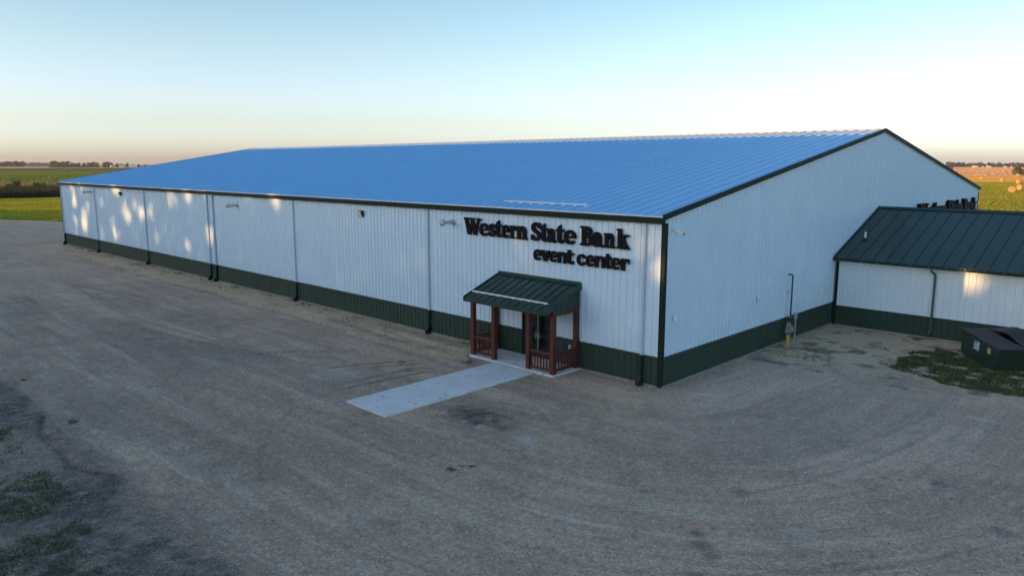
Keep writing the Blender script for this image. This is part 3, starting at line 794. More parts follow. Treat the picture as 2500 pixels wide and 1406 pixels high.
aadd(MB().box(.07, AX1-.21, ABK-.2, ABK, 0, az(AY)-.2), 'wall', M['annex_white'])
nA = 20; apw = (AX1-.06)/nA
AHW = 1.07
ma = wall_panel_mesh('wall_panel', apw, AHW, az(AY)-.14, M['annex_white']); mb_ = wall_panel_mesh('base_panel', apw, .03, AHW-.004, M['green'], off=.003)
for i in range(nA):
    link('wall_panel', ma, aw, (.06+i*apw, AY, 0)); link('base_panel', mb_, aw, (.06+i*apw, AY, 0))
MB().box(.2, AX1, AY-.05, AY-.002, AHW-.012, AHW+.014).build('base_trim', M['annex_white'], aw)
aadd(MB().box(.052, .20, AY-.06, AY-.036, .0, az(AY)-.16), 'corner_trim', M['trim'])
ar = aadd(MB().prism([(AYE+.03, az(AYE+.03)-.16), (AYR, AZR-.16), (2*AYR-AYE-.03, az(AYE+.03)-.16), (2*AYR-AYE-.03, az(AYE+.03)-.02), (AYR, AZR-.02), (AYE+.03, az(AYE+.03)-.02)], .06, AX1+.3, 'x'), 'roof', M['annex_green'])
nAr = 30; arw = (AX1+.3-.06)/nAr
AP = [(0, 0), (arw-.036, 0), (arw-.030, .040), (arw-.012, .040), (arw-.006, 0), (arw, 0)]
mr = roof_panel_mesh('roof_panel', AYE, AYR, 0, M['annex_green'], AP, az, .02)
mrb = roof_panel_mesh('roof_panel', 2*AYR-AYE, AYR, 0, M['annex_green'], AP, az, .02)
for i in range(nAr):
    link('roof_panel', mr, ar, (.06+i*arw, 0, 0)); link('roof_panel', mrb, ar, (.06+i*arw, 0, 0))
MB().prism([(AYR-.2, az(AYR-.2)+.045), (AYR, AZR+.075), (AYR+.2, az(AYR-.2)+.045), (AYR+.2, az(AYR-.2)+.03), (AYR, AZR+.055), (AYR-.2, az(AYR-.2)+.03)], .06, AX1+.3, 'x').build('ridge_cap', M['annex_green'], ar)
MB().prism([(AYE, az(AYE)+.01), (AYR, AZR+.01), (AYR, AZR+.10), (AYE, az(AYE)+.08)], .052, .085, 'x').build('side_flashing', M['annex_green'], ar)
# gutter
aadd(MB().prism([(AYE-.11, AZE-.02), (AYE-.10, AZE-.03), (AYE-.07, AZE-.12), (AYE+.0, AZE-.12), (AYE+.0, AZE-.02), (AYE+.02, AZE-.02), (AYE+.02, AZE-.14), (AYE-.08, AZE-.14), (AYE-.12, AZE-.03), (AYE-.12, AZE-.02)], .06, AX1+.3, 'x'), 'gutter', M['annex_green'])
gs = MB()
for i in range(24): gs.box(.7+i*.78, .73+i*.78, AYE-.128, AYE-.118, AZE-.055, AZE-.025)
tag(aadd(gs, 'gutter_screw', M['galv']), kind='stuff')
aadd(MB().box(.06, AX1+.3, AYE+.021, AY-.04, AZE-.16, AZE-.14), 'soffit', M['annex_white'])
dsx = 4.74
aadd(MB().tube([(dsx, AYE-.05, AZE-.13), (dsx, AYE-.05, AZE-.25), (dsx+.07, AY-.10, AZE-.46), (dsx+.08, AY-.10, AZE-.6), (dsx+.08, AY-.10, .42), (dsx+.04, AY-.16, .26), (dsx+.02, AY-.22, .24)], .055, 8), 'downspout', M['annex_spout'])
vp = MB().tube([(.80, 18.25, az(18.25)-.05), (.80, 18.25, az(18.25)+.42)], .055, 14).build('vent_pipe', M['white_plastic'], ar)
MB().tube([(.80, 18.25, az(18.25)-.03), (.80, 18.25, az(18.25)+.05), (.80, 18.25, az(18.25)+.10)], [.15, .12, .065], 14).build('pipe_boot', M['black_plastic'], vp)

# ================================================================== SIGNS (letters cut from implicit shapes)
def seg(x, y, x0, y0, x1, y1, t):
    dx, dy = x1-x0, y1-y0; l = math.hypot(dx, dy); dx /= l; dy /= l
    u_ = (x-(x0+x1)/2)*dx+(y-(y0+y1)/2)*dy; v_ = -(x-x0)*dy+(y-y0)*dx
    return np.maximum(np.abs(u_)-l/2, np.abs(v_)-t/2)
def bx2(x, y, x0, x1, y0, y1): return np.maximum(np.maximum(x0-x, x-x1), np.maximum(y0-y, y-y1))
def ell(x, y, cx, cy, rx, ry): return (np.sqrt(((x-cx)/rx)**2+((y-cy)/ry)**2)-1)*min(rx, ry)
def ring(x, y, cx, cy, rx, ry, tx, ty): return np.maximum(ell(x, y, cx, cy, rx, ry), -ell(x, y, cx, cy, rx-tx, ry-ty))
U = lambda *a: np.minimum.reduce(a)
def cut(a, b): return np.maximum(a, -b)
def g_W(x, y):
    d = U(seg(x, y, .17, 1.02, .50, -.04, .25), seg(x, y, .50, -.02, .79, .95, .13), seg(x, y, .72, 1.02, 1.04, -.04, .25), seg(x, y, 1.03, -.02, 1.36, 1.0, .13),
          bx2(x, y, 0, .42, .92, 1), bx2(x, y, .56, .94, .92, 1), bx2(x, y, 1.16, 1.54, .92, 1))
    return np.maximum(d, np.maximum(-y, y-1)), 1.54
def g_e(x, y):
    a = ring(x, y, .36, .36, .36, .375, .20, .10); a = cut(a, bx2(x, y, .38, .9, .17, .33))
    return U(a, bx2(x, y, .14, .70, .33, .41)), .72
def sform(x, y, w_, h_, t, tv):
    r_ = h_/4+tv/4; c1, c0 = h_-r_, r_
    a = ring(x, y, w_/2, c1, w_/2*.94, r_, t, tv); b = ring(x, y, w_/2, c0, w_/2, r_, t, tv)
    a = cut(a, bx2(x, y, w_*.52, 2, -1, c1-.0)); a = cut(a, bx2(x, y, w_*.72, 2, c1-.5, c1+r_*.10))
    b = cut(b, bx2(x, y, -1, w_*.48, c0, 2)); b = cut(b, bx2(x, y, -1, w_*.28, c0-r_*.10, c0+.5))
    mid = seg(x, y, w_*.24, h_*.60, w_*.76, h_*.40, tv*1.5)
    return a, b, mid
def g_s(x, y):
    a, b, m_ = sform(x, y, .58, .74, .18, .115)
    return U(a, b, m_, bx2(x, y, .46, .545, .50, .70), bx2(x, y, .0, .085, .05, .25)), .58
def g_S(x, y):
    a, b, m_ = sform(x, y, .74, 1.02, .23, .13)
    return U(a, b, m_, bx2(x, y, .60, .69, .70, .99), bx2(x, y, .0, .09, .03, .32)), .74
def g_t(x, y):
    hk = cut(ring(x, y, .36, .19, .25, .20, .21, .10), bx2(x, y, -1, 2, .17, 2)); 
    st_ = np.maximum(bx2(x, y, .11, .33, .15, .98), (y-.80-.65*(x-.05)))
    return U(st_, bx2(x, y, 0, .55, .62, .72), cut(hk, bx2(x, y, .52, 2, -1, 2))), .58
def g_r(x, y):
    arc = cut(ring(x, y, .42, .47, .28, .27, .16, .13), bx2(x, y, -1, 2, -1, .47))
    return U(bx2(x, y, .08, .31, 0, .72), bx2(x, y, 0, .42, 0, .075), bx2(x, y, 0, .2, .645, .72), cut(arc, bx2(x, y, .64, 2, -1, 2)), ell(x, y, .55, .57, .10, .11)), .66
def g_n(x, y):
    arc = cut(ring(x, y, .46, .44, .30, .30, .22, .12), bx2(x, y, -1, 2, -1, .44))
    return U(bx2(x, y, .08, .31, 0, .72), bx2(x, y, 0, .39, 0, .075), bx2(x, y, 0, .2, .645, .72), arc, bx2(x, y, .54, .76, 0, .45), bx2(x, y, .46, .85, 0, .075)), .85
def g_a(x, y):
    bowl = ring(x, y, .29, .215, .29, .225, .20, .09)
    top = cut(ring(x, y, .31, .47, .30, .27, .21, .11), bx2(x, y, -1, 2, -1, .47)); top = U(top, ell(x, y, .14, .53, .12, .10))
    return U(bowl, top, bx2(x, y, .40, .61, .09, .48), seg(x, y, .50, .06, .74, .045, .10)), .74
def g_B(x, y):
    a = np.maximum(ring(x, y, .40, .755, .36, .245, .23, .085), .40-x); b = np.maximum(ring(x, y, .42, .27, .42, .27, .24, .09), .42-x)
    return U(bx2(x, y, .12, .36, 0, 1), bx2(x, y, 0, .45, 0, .085), bx2(x, y, 0, .43, .915, 1), bx2(x, y, .3, .45, .455, .54), a, b), .84
def g_k(x, y):
    return U(bx2(x, y, .08, .31, 0, 1.0), bx2(x, y, 0, .38, 0, .075), bx2(x, y, 0, .2, .92, 1), seg(x, y, .28, .31, .62, .69, .12),
             np.maximum(seg(x, y, .40, .46, .74, -.05, .25), -y), bx2(x, y, .52, .88, 0, .075), bx2(x, y, .46, .84, .645, .72)), .88
# bold sans
def h_e(x, y):
    a = ring(x, y, .46, .5, .46, .51, .24, .19); a = cut(a, bx2(x, y, .5, 2, .26, .42)); return U(a, bx2(x, y, .18, .90, .42, .575)), .92
def h_v(x, y): return np.maximum(U(seg(x, y, .15, 1.1, .50, -.1, .27), seg(x, y, .85, 1.1, .50, -.1, .27)), np.maximum(-y, y-1)), 1.0
def h_n(x, y):
    arc = cut(ring(x, y, .48, .58, .40, .43, .25, .20), bx2(x, y, -1, 2, -1, .58)); return U(bx2(x, y, 0, .26, 0, 1), arc, bx2(x, y, .63, .88, 0, .6)), .88
def h_t(x, y):
    hk = cut(ring(x, y, .46, .27, .31, .27, .25, .18), bx2(x, y, -1, 2, .27, 2)); return U(bx2(x, y, .15, .40, .24, 1.27), bx2(x, y, 0, .66, .82, 1.0), cut(hk, bx2(x, y, .66, 2, -1, 2))), .68
def h_c(x, y):
    a = ring(x, y, .46, .5, .46, .51, .25, .20); return cut(a, bx2(x, y, .55, 2, .34, .66)), .90
def h_r(x, y):
    arc = cut(ring(x, y, .50, .52, .42, .48, .25, .21), bx2(x, y, -1, 2, -1, .55)); return U(bx2(x, y, 0, .26, 0, 1), cut(arc, bx2(x, y, .66, 2, -1, 2))), .66
GL = {'W': g_W, 'e': g_e, 's': g_s, 'S': g_S, 't': g_t, 'r': g_r, 'n': g_n, 'a': g_a, 'B': g_B, 'k': g_k}
GS = {'e': h_e, 'v': h_v, 'n': h_n, 't': h_t, 'c': h_c, 'r': h_r}

def glyph_mesh(fn, sx, sz, depth, grow=0.0, step=.026):
    _, wd = fn(np.zeros((1, 1)), np.zeros((1, 1)))
    xs = np.arange(-.09, wd+.10, step); ys = np.arange(-.09, 1.40, step)
    Xg, Yg = np.meshgrid(xs, ys, indexing='ij'); F, _ = fn(Xg, Yg); F = F - grow
    vid = {}; verts = []; faces = []; rims = []
    def vert(key, px, py):
        if key not in vid: vid[key] = len(verts); verts.append((px, py))
        return vid[key]
    nx_, ny_ = F.shape
    inside = F < 0
    for i in range(nx_-1):
        for j in range(ny_-1):
            if not (inside[i, j] or inside[i+1, j] or inside[i, j+1] or inside[i+1, j+1]): continue
            cs = [(i, j), (i+1, j), (i+1, j+1), (i, j+1)]; poly = []; cr_ = []
            for k in range(4):
                a, b = cs[k], cs[(k+1) % 4]
                if inside[a]: poly.append(vert(a, xs[a[0]], ys[a[1]]))
                if inside[a] != inside[b]:
                    t = F[a]/(F[a]-F[b]); e_ = (min(a, b), max(a, b), 'e')
                    q_ = vert(e_, lerp(xs[a[0]], xs[b[0]], t), lerp(ys[a[1]], ys[b[1]], t)); poly.append(q_); cr_.append((len(poly)-1, inside[a]))
            if len(poly) >= 3: faces.append(poly)
            if len(cr_) == 2:
                (p_, ia), (q_, ib) = cr_
                rims.append((poly[p_], poly[q_]) if ia else (poly[q_], poly[p_]))
    n = len(verts)
    V_ = [(x*sx, -depth, y*sz) for x, y in verts] + [(x*sx, 0, y*sz) for x, y in verts]
    F_ = [tuple(f) for f in faces] + [(b, a, a+n, b+n) for a, b in rims]
    me = bpy.data.meshes.new('letter'); me.from_pydata(V_, [], F_); me.materials.append(M['letter']); me.update(); return me

def letters(parent, text, glyphs, spans, z0, height, depth, xh=1.0, grow=.012):
    """spans: list of (x0, x1) for each letter, in the parent's own space"""
    k = 0
    for ch in text:
        if ch == ' ': continue
        x0, x1 = spans[k]; k += 1
        _, wd = glyphs[ch](np.zeros((1, 1)), np.zeros((1, 1)))
        me = glyph_mesh(glyphs[ch], (x1-x0)/(wd+2*grow), height, depth, grow)
        link('letter', me, parent, (x0+grow*(x1-x0)/wd, -.0006*k, z0))
TOP = [-10.93,-9.78,-9.88,-9.28,-9.28,-8.82,-8.85,-8.39,-8.42,-7.95,-7.92,-7.54,-7.54,-6.88,-6.64,-6.08,-6.11,-5.65,-5.71,-5.23,-5.23,-4.76,-4.79,-4.16,-3.93,-3.28,-3.33,-2.76,-2.73,-2.2,-2.11,-1.51]
BOT = [-6.49,-6.05,-6.07,-5.56,-5.59,-5.14,-5.11,-4.67,-4.67,-4.26,-4.09,-3.62,-3.62,-3.18,-3.16,-2.68,-2.68,-2.34,-2.36,-1.9,-1.88,-1.5]
sx0 = -6.2
s1 = thing('wall_sign', 'dark raised lettering reading Western State Bank event center above the porch', 'sign', (sx0, -.05, 5.23))
prs = [(a-sx0, b-sx0) for a, b in zip(TOP[0::2], TOP[1::2])]
letters(s1, 'Western State Bank', GL, prs, 0, .765, .085, grow=.014)
prs = [(a-sx0, b-sx0) for a, b in zip(BOT[0::2], BOT[1::2])]
letters(s1, 'event center', GS, prs, 4.40-5.23, .455, .085, grow=.014)
s2 = thing('wall_sign', 'large dark Western State Bank lettering on the gable, half hidden by the annex roof', 'sign', (.05, 36.3, 4.74))
s2.rotation_euler = (0, 0, math.pi/2)
prs = [((a+6.22)*1.49, (b+6.22)*1.49) for a, b in zip(TOP[0::2], TOP[1::2])]
letters(s2, 'Western State Bank', GL, prs, 0, 1.16, .24)

# ================================================================== FIXTURES ON THE WALLS
def exhaust(x, z, label):
    t = thing('exhaust_vent', label, 'vent', (x, -.03, z), 'galvanised exhaust vents on the front wall')
    MB().tube([(0, -.004, 0), (0, -.035, 0)], .17, 16).build('wall_flange', M['galv'], t)
    MB().tube([(0, -.02, 0), (0, -.62, 0)], .075, 14).build('pipe', M['galv'], t, smooth=False)
    MB().tube([(0, -.58, 0), (0, -.60, 0), (0, -.72, 0), (0, -.80, 0)], [.08, .15, .15, .06], 16).build('cap', M['galv'], t)
    MB().box(-.012, .012, -.30, -.01, .075, .10).build('bracket', M['galv'], t)
exhaust(-11.8, 5.72, 'galvanised exhaust vent beside the large W of the front sign')
exhaust(-34.1, 5.66, 'galvanised exhaust vent high on the wall right of the twin downspouts')
exhaust(-64.4, 5.78, 'galvanised exhaust vent near the far left corner of the hall')
def wallpack(x, z, label):
    t = thing('wall_light', label, 'wall light', (x, -.03, z), 'wall pack lights on the front wall')
    MB().prism([(0, -.16), (-.10, -.16), (-.20, .05), (-.20, .16), (0, .18)], -.20, .20, 'x').build('housing', M['black_plastic'], t, bevel=.012)
    MB().prism([(-.112, -.145), (-.212, .055), (-.212, .145), (-.205, .145), (-.2, .05), (-.105, -.150)], -.17, .17, 'x').build('lens', M['lens'], t)
    MB().box(-.172, -.152, -.222, -.212, .06, .14).build('lens_clip', M['chrome'], t)
wallpack(-19.32, 5.77, 'black wall pack light with pale lens in the middle of the front wall')
wallpack(-56.4, 5.82, 'small wall pack light on the sun-dappled far left wall bay')
sc_ = thing('security_camera', 'white bullet security camera high on the gable wall near the corner', 'camera', (.04, .45, 6.06))
MB().tube([(0, 0, 0), (.05, 0, 0)], .06, 12).build('base', M['white_plastic'], sc_)
MB().tube([(.05, 0, 0), (.12, .02, -.05)], .02, 8).build('arm', M['white_plastic'], sc_)
MB().tube([(.06, -.02, -.02), (.40, .08, -.14)], .055, 12).build('body', M['white_plastic'], sc_)
MB().tube([(.38, .075, -.134), (.43, .09, -.15)], .048, 12).build('lens', M['black_plastic'], sc_)
for y, z, lb in ((.76, 2.66, 'small white junction box on the gable wall near the front corner'), (7.63, 2.57, 'small white junction box midway along the gable wall')):
    t = thing('junction_box', lb, 'box', (.035, y, z), 'white boxes on the gable wall')
    MB().prism([(-.09, -.12), (.09, -.12), (.09, .12), (-.09, .12)], 0, .05, 'x').build('back_box', M['white_plastic'], t, bevel=.01)
    MB().prism([(-.07, -.10), (.07, -.10), (.07, .06)], .05, .051, 'x').build('cover_plate', M['white_plastic'], t)
    MB().add([(.051, -.08, -.11), (.051, .08, -.11), (.051, .08, .11), (.051, -.08, .11), (.13, -.08, -.11), (.13, .08, -.11)], [(0,4,5,1), (4,3,2,5), (0,3,4), (1,5,2)]).build('hood', M['white_plastic'], t)
ot = thing('wall_outlet', 'small grey outlet cover on the green wall base inside the porch', 'outlet', (-4.45, -.036, .88))
MB().box(-.055, .055, -.04, 0, -.09, .09).build('cover', M['sticker_white'], ot, bevel=.008)
MB().box(-.025, .025, -.046, -.0405, -.05, -.005).box(-.025, .025, -.046, -.0405, .005, .05).build('socket', M['grey_paint'], ot)

# gas meter, bollard, conduit
gmtr = thing('gas_meter', 'grey gas meter with tall dark riser pipe against the gable wall', 'gas meter', (.25, 10.6, 0))
MB().tube([(.0, .10, .95), (.0, .10, 3.24), (-.03, .10, 3.30), (-.22, .10, 3.30)], .035, 10).build('riser_pipe', M['dark_pipe'], gmtr)
for z in (2.45, 1.25): MB().box(-.22, .05, .05, .15, z, z+.03).build('pipe_clamp', M['galv'], gmtr)
MB().box(-.10, .16, -.16, .16, .50, .86).build('meter_body', M['grey_paint'], gmtr, bevel=.05)
MB().tube([(.16, 0, .68), (.19, 0, .68)], .11, 14).build('dial', M['grey_pvc'], gmtr)
MB().tube([(.02, -.24, .55), (.02, -.24, .62), (.02, -.24, .70)], [.13, .15, .08], 14).build('regulator', M['grey_paint'], gmtr)
MB().tube([(.02, -.24, .70), (.02, -.24, 1.0), (.02, -.10, 1.04), (.02, -.08, .86)], .03, 8).tube([(.0, .10, .86), (.0, .10, .97)], .045, 8).tube([(.02, -.24, .0), (.02, -.24, .56)], .03, 8).tube([(.03, .08, .0), (.03, .08, .5)], .028, 8).build('pipework', M['grey_pvc'], gmtr)
MB().tube([(.02, -.24, .34), (.02, -.24, .46)], .045, 8).build('valve', M['chrome'], gmtr)
bl = thing('pipe_sleeve', 'short yellow pipe sleeve at the foot of the gas meter', 'pipe sleeve', (.33, 10.33, 0))
MB().tube([(0, 0, 0), (0, 0, .42)], .075, 14).build('sleeve', M['yellow'], bl)
MB().tube([(0, 0, .42), (0, 0, .45)], [.082, .06], 14).build('rim', M['yellow'], bl)
cdt = thing('conduit_post', 'thin grey conduit stub with small box standing right of the gas meter', 'conduit', (.34, 11.08, 0))
MB().tube([(0, 0, 0), (0, 0, 1.18)], .035, 10).build('conduit', M['grey_pvc'], cdt)
MB().box(-.06, .06, -.08, .08, 1.12, 1.42).build('box', M['grey_pvc'], cdt, bevel=.015)

# ================================================================== DUMPSTER
P0 = Vector((6.64, 14.45, 0)); Q0 = Vector((8.41, 11.86, 0))
ax = (Q0-P0).normalized(); perp = Vector((-ax.y, ax.x, 0))     # perp points right/back
dmp = thing('dumpster', 'dark green front-load dumpster with black ribbed lids on the grass', 'dumpster', P0 + ax*1.5 + perp*1.1)
dmp.rotation_euler = (0, 0, math.atan2(ax.y, ax.x))
Ln = (Q0-P0).length; DW = 2.2
def dl(u_, v_, z): return (u_-1.5, v_-1.1, z)
def dpanel(name, quads, mat, parent=None):
    mbb = MB()
    for q in quads:
        mbb.add(q, [tuple(range(len(q)))])
    return mbb.build(name, mat, parent or dmp)
top_u0, top_u1, tzb, tzf = -.02, Ln+.62, 1.05, 1.0
body = MB()
prof_o = [(0, 0), (Ln, 0), (Ln+.62, tzf), (0, tzb)]; 
bt = .03
# shell with thickness: two side plates, back, floor, sloped front
for v0, v1 in ((0, bt), (DW-bt, DW)):
    body.add([dl(u_, v0, z) for u_, z in prof_o]+[dl(u_, v1, z) for u_, z in prof_o], [(0,1,2,3), (7,6,5,4), (0,4,5,1), (1,5,6,2), (2,6,7,3), (3,7,4,0)])
def slab(p, q, t=.03):
    (u0, z0), (u1, z1) = p, q; l = math.hypot(u1-u0, z1-z0); nx, nz_ = -(z1-z0)/l*t, (u1-u0)/l*t
    vs = [dl(u0, bt, z0), dl(u1, bt, z1), dl(u1+nx, bt, z1+nz_), dl(u0+nx, bt, z0+nz_)]
    vs += [(a, b+DW-2*bt, c) for a, b, c in vs]
    body.add(vs, [(0,1,2,3), (7,6,5,4), (0,4,5,1), (1,5,6,2), (2,6,7,3), (3,7,4,0)])
slab((0, .012), (Ln, .012)); slab((Ln, 0.0), (Ln+.62, tzf)); slab((.0, tzb), (.0, .05))
bo = body.build('body', M['dumpster'], dmp)
def sbox(u0, u1, v0, v1, z0, z1): return MB().add([dl(*q) for q in [(u0,v0,z0),(u1,v0,z0),(u1,v1,z0),(u0,v1,z0),(u0,v0,z1),(u1,v0,z1),(u1,v1,z1),(u0,v1,z1)]], [(0,3,2,1),(4,5,6,7),(0,1,5,4),(1,2,6,5),(2,3,7,6),(3,0,4,7)])
sbox(.0, Ln+.62, -.05, -.001, tzf-.10, tzf-.02).build('rim', M['dumpster'], dmp, bevel=.01)
sbox(.35, Ln-.2, -.09, -.002, .38, .50).build('fork_pocket', M['dumpster'], dmp, bevel=.01)
# ribbed lids: near one lies closed and sags, far one is pushed up in a hump
def lid(v0, v1, hump, name='lid'):
    nu, nv = 26, 32; vs = []; fs = []
    for a in range(nu+1):
        for b in range(nv+1):
            u_ = lerp(-.08, Ln+.72, a/nu); v_ = lerp(v0, v1, b/nv)
            z = lerp(tzb+.05, tzf+.03, a/nu) + (.05 if b % 4 in (1, 2) else 0) - .03*math.sin(math.pi*a/nu)
            if hump: z += hump*math.exp(-((a/nu-.42)/.25)**2)*math.exp(-((b/nv-.35)/.4)**2)
            vs.append(dl(u_, v_, z))
    for a in range(nu):
        for b in range(nv): fs.append((a*(nv+1)+b, (a+1)*(nv+1)+b, (a+1)*(nv+1)+b+1, a*(nv+1)+b+1))
    o = MB().add(vs, fs).build(name, M['lid'], dmp)
    sm = o.modifiers.new('solid', 'SOLIDIFY'); sm.thickness = .012
    return o
lid(-.04, DW*.49, .0); lid(DW*.51, DW+.04, .45)
# stickers on the near side (plane v=0), flat prints
def sticker(u0, u1, z0, z1, mat, name, parent=None, off=.004, shear=0.0):
    return MB().add([dl(u0, -off, z0), dl(u1, -off, z0), dl(u1, -off, z1), dl(u0, -off, z1)], [(0,1,2,3)]).build(name, mat, parent or dmp)
def usd(px, py): return px
su = 1.30
st1 = sticker(su, su+.52, .46, .90, M['sticker_white'], 'sticker')
ink = MB()
def istroke(pts, w_, mbx, off=.007):
    for (a, b), (c, d) in zip(pts[:-1], pts[1:]):
        l = math.hypot(c-a, d-b); nx, nz_ = -(d-b)/l*w_/2, (c-a)/l*w_/2
        mbx.add([dl(a-nx, -off, b-nz_), dl(c-nx, -off, d-nz_), dl(c+nx, -off, d+nz_), dl(a+nx, -off, b+nz_)], [(0,1,2,3)])
istroke([(su+.06, .87), (su+.10, .76)], .035, ink); istroke([(su+.105, .76), (su+.14, .86)], .03, ink, .008); istroke([(su+.145, .86), (su+.18, .76)], .035, ink); istroke([(su+.185, .76), (su+.215, .87)], .03, ink, .008)
ink.build('print', M['sticker_ink'], st1)
ink = MB(); istroke([(su+.23, .76), (su+.25, .87)], .03, ink); istroke([(su+.255, .87), (su+.285, .78)], .03, ink, .008); istroke([(su+.29, .78), (su+.32, .87)], .03, ink); istroke([(su+.325, .87), (su+.345, .76)], .03, ink, .008)
istroke([(su+.06, .66), (su+.30, .66)], .02, ink); istroke([(su+.06, .61), (su+.22, .61)], .02, ink); istroke([(su+.28, .72), (su+.30, .52)], .02, ink, .009); istroke([(su+.22, .57), (su+.42, .60)], .018, ink)
ink.build('print', M['sticker_blue'], st1)
st2 = sticker(2.60, 2.90, .62, .86, M['sticker_yellow'], 'sticker')
ink = MB(); istroke([(2.64, .80), (2.86, .80)], .03, ink); istroke([(2.64, .72), (2.86, .72)], .018, ink); ink.build('print', M['sticker_orange'], st2)

# ================================================================== STONES
def rock(name, label, loc, r_, seed, cat='rock', group=None):
    rr = np.random.default_rng(seed); nlat, nlon = 7, 10; vs = [(0, 0, r_*.75)]; 
    for a in range(1, nlat):
        for b in range(nlon):
            t, p = math.pi*a/nlat, 2*math.pi*b/nlon; k = r_*(.85+.3*rr.random())
            vs.append((k*math.sin(t)*math.cos(p)*1.15, k*math.sin(t)*math.sin(p), k*math.cos(t)*.75))
    vs.append((0, 0, -r_*.7)); fs = [(0, 1+b, 1+(b+1) % nlon) for b in range(nlon)]
    for a in range(nlat-2):
        for b in range(nlon): fs.append((1+a*nlon+b, 1+(a+1)*nlon+b, 1+(a+1)*nlon+(b+1) % nlon, 1+a*nlon+(b+1) % nlon))
    k = 1+(nlat-2)*nlon; n_ = len(vs)-1
    fs += [(n_, k+(b+1) % nlon, k+b) for b in range(nlon)]
    o = MB().add(vs, fs).build(name, M['stone'], None, smooth=True); o.location = loc
    return tag(o, label, cat, group)
rock('rock', 'round grey rock on the gravel left of the porch', (-8.25, -2.5, .12), .20, 4)
rock('rock', 'small pale stone beside the curved tyre rut at lower left', (-8.9, -17.2, gz(-8.9, -17.2)+.02), .07, 8)
rock('rock', 'brownish rock in the torn-up tyre tracks left of the walkway', (-10.1, -4.6, gz(-10.1, -4.6)+.05), .13, 12)

# ================================================================== GRASS (uncountable)
def blades(name, pts, hmin, hmax, wid, mat, seed, lean=.35, label=None, cat='grass'):
    r_ = np.random.default_rng(seed); n = len(pts)
    h = hmin+(hmax-hmin)*r_.random(n)**1.5; th = r_.uniform(0, 2*math.pi, n)
    dx, dy = np.cos(th), np.sin(th); ln = r_.normal(0, lean, (n, 2))*h[:, None]
    wv = wid*r_.uniform(.6, 1.4, n)
    A = pts + np.stack([-dx*wv, -dy*wv, np.zeros(n)], -1); B = pts + np.stack([dx*wv, dy*wv, np.zeros(n)], -1)
    T = pts + np.stack([ln[:, 0], ln[:, 1], h], -1)
    me = np_mesh(name, np.stack([A, B, T], 1).reshape(-1, 3), np.arange(3*n).reshape(-1, 3), mat)
    return tag(link(name, me), label, cat, kind='stuff')

def inside_poly(x, y, poly):
    r_ = np.zeros(x.shape, bool); n = len(poly)
    for i in range(n):
        (x0, y0), (x1, y1) = poly[i], poly[(i+1) % n]
        c_ = ((y0 > y) != (y1 > y)) & (x < (x1-x0)*(y-y0)/(y1-y0+1e-12)+x0); r_ ^= c_
    return r_
r_ = np.random.default_rng(21)
# right: round the dumpster
n = 150000; x = r_.uniform(4.4, 17, n); y = r_.uniform(7.4, 16.3, n)
poly = [(5.2, 9.8), (5.0, 11.5), (5.1, 13.0), (5.6, 14.3), (6.6, 15.2), (9, 15.9), (18, 16.3), (20, 7.6), (13, 7.4), (10.3, 8.1), (8.8, 8.5), (7.5, 8.3), (6.2, 9.0)]
nn = fbm(x*1.1, y*1.1, 101); xx, yy = x+1.1*(nn-.5), y+1.3*(fbm(x*1.3, y*1.3, 103)-.5)
ok = inside_poly(xx, yy, poly) & (fbm(x*1.6, y*1.6, 105) > .40+.16*r_.random(n)-.06)
p = np.stack([x[ok], y[ok], gz_arr(x[ok], y[ok])-.01], -1)
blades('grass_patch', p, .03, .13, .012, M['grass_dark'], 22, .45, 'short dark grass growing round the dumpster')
# left foreground tufts
n = 150000; x = r_.uniform(-24, 3, n); y = r_.uniform(-23.5, -16.2, n)
msk = fbm(x*.9, y*.9, 111)*.65 + fbm(x*3, y*3, 113)*.35
thr = .425 + .24*sstep(-19.8, -17.4, y) + .10*sstep(-8, 0, x)
ok = (msk > thr + .10*r_.random(n)) & (fbm(x*7, y*7, 117) > .42)
p = np.stack([x[ok], y[ok], gz_arr(x[ok], y[ok])-.01], -1)
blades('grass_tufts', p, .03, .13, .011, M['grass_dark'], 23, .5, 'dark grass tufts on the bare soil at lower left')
# weeds along the wall foot
n = 9000; x = r_.uniform(-72, -10, n); y = -.15-r_.random(n)**2*2.6
ok = fbm(x*1.5, y*2.5, 121) > .60
p = np.stack([x[ok], y[ok], gz_arr(x[ok], y[ok])-.005], -1)
blades('wall_foot_weeds', p, .03, .14, .02, M['grass_dark'], 24, .6, 'sparse weeds on the sandy strip along the front wall', 'weeds')
n = 9000; x = r_.uniform(.1, 6, n); y = r_.uniform(8, 16.4, n); ok = fbm(x*1.2, y*1.2, 131) > .63
p = np.stack([x[ok], y[ok], gz_arr(x[ok], y[ok])-.005], -1)
blades('yard_weeds', p, .02, .09, .015, M['grass_dark'], 25, .7, 'sparse weeds on the sandy corner by the annex', 'weeds')

# left: sunlit lawn, ditch weeds, crop; only where the photograph looks past the hall
cxv, cyv = CAM_LOC[0], CAM_LOC[1]
def fan(n, a0, a1, d0, d1, rg):
    """points on the ground between two bearings (radians from +y, clockwise) and two distances"""
    b = rg.uniform(a0, a1, n); d = np.sqrt(rg.uniform(d0**2, d1**2, n))
    return cxv+np.sin(b)*d, cyv+np.cos(b)*d
def bear(px): # bearing of an image column (horizontal)
    return YAW + math.atan((px-1250)/1824.4/math.cos(PITCH))
x, y = fan(150000, bear(-250), bear(210), 128, 235, r_)
ok = ((x+123.5)-(y-4)*2.35 < -1.5) 
p = np.stack([x[ok], y[ok], np.full(ok.sum(), -.11)], -1)
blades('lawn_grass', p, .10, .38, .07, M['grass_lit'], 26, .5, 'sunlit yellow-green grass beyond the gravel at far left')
x, y = fan(30000, bear(-250), bear(210), 222, 262, r_)
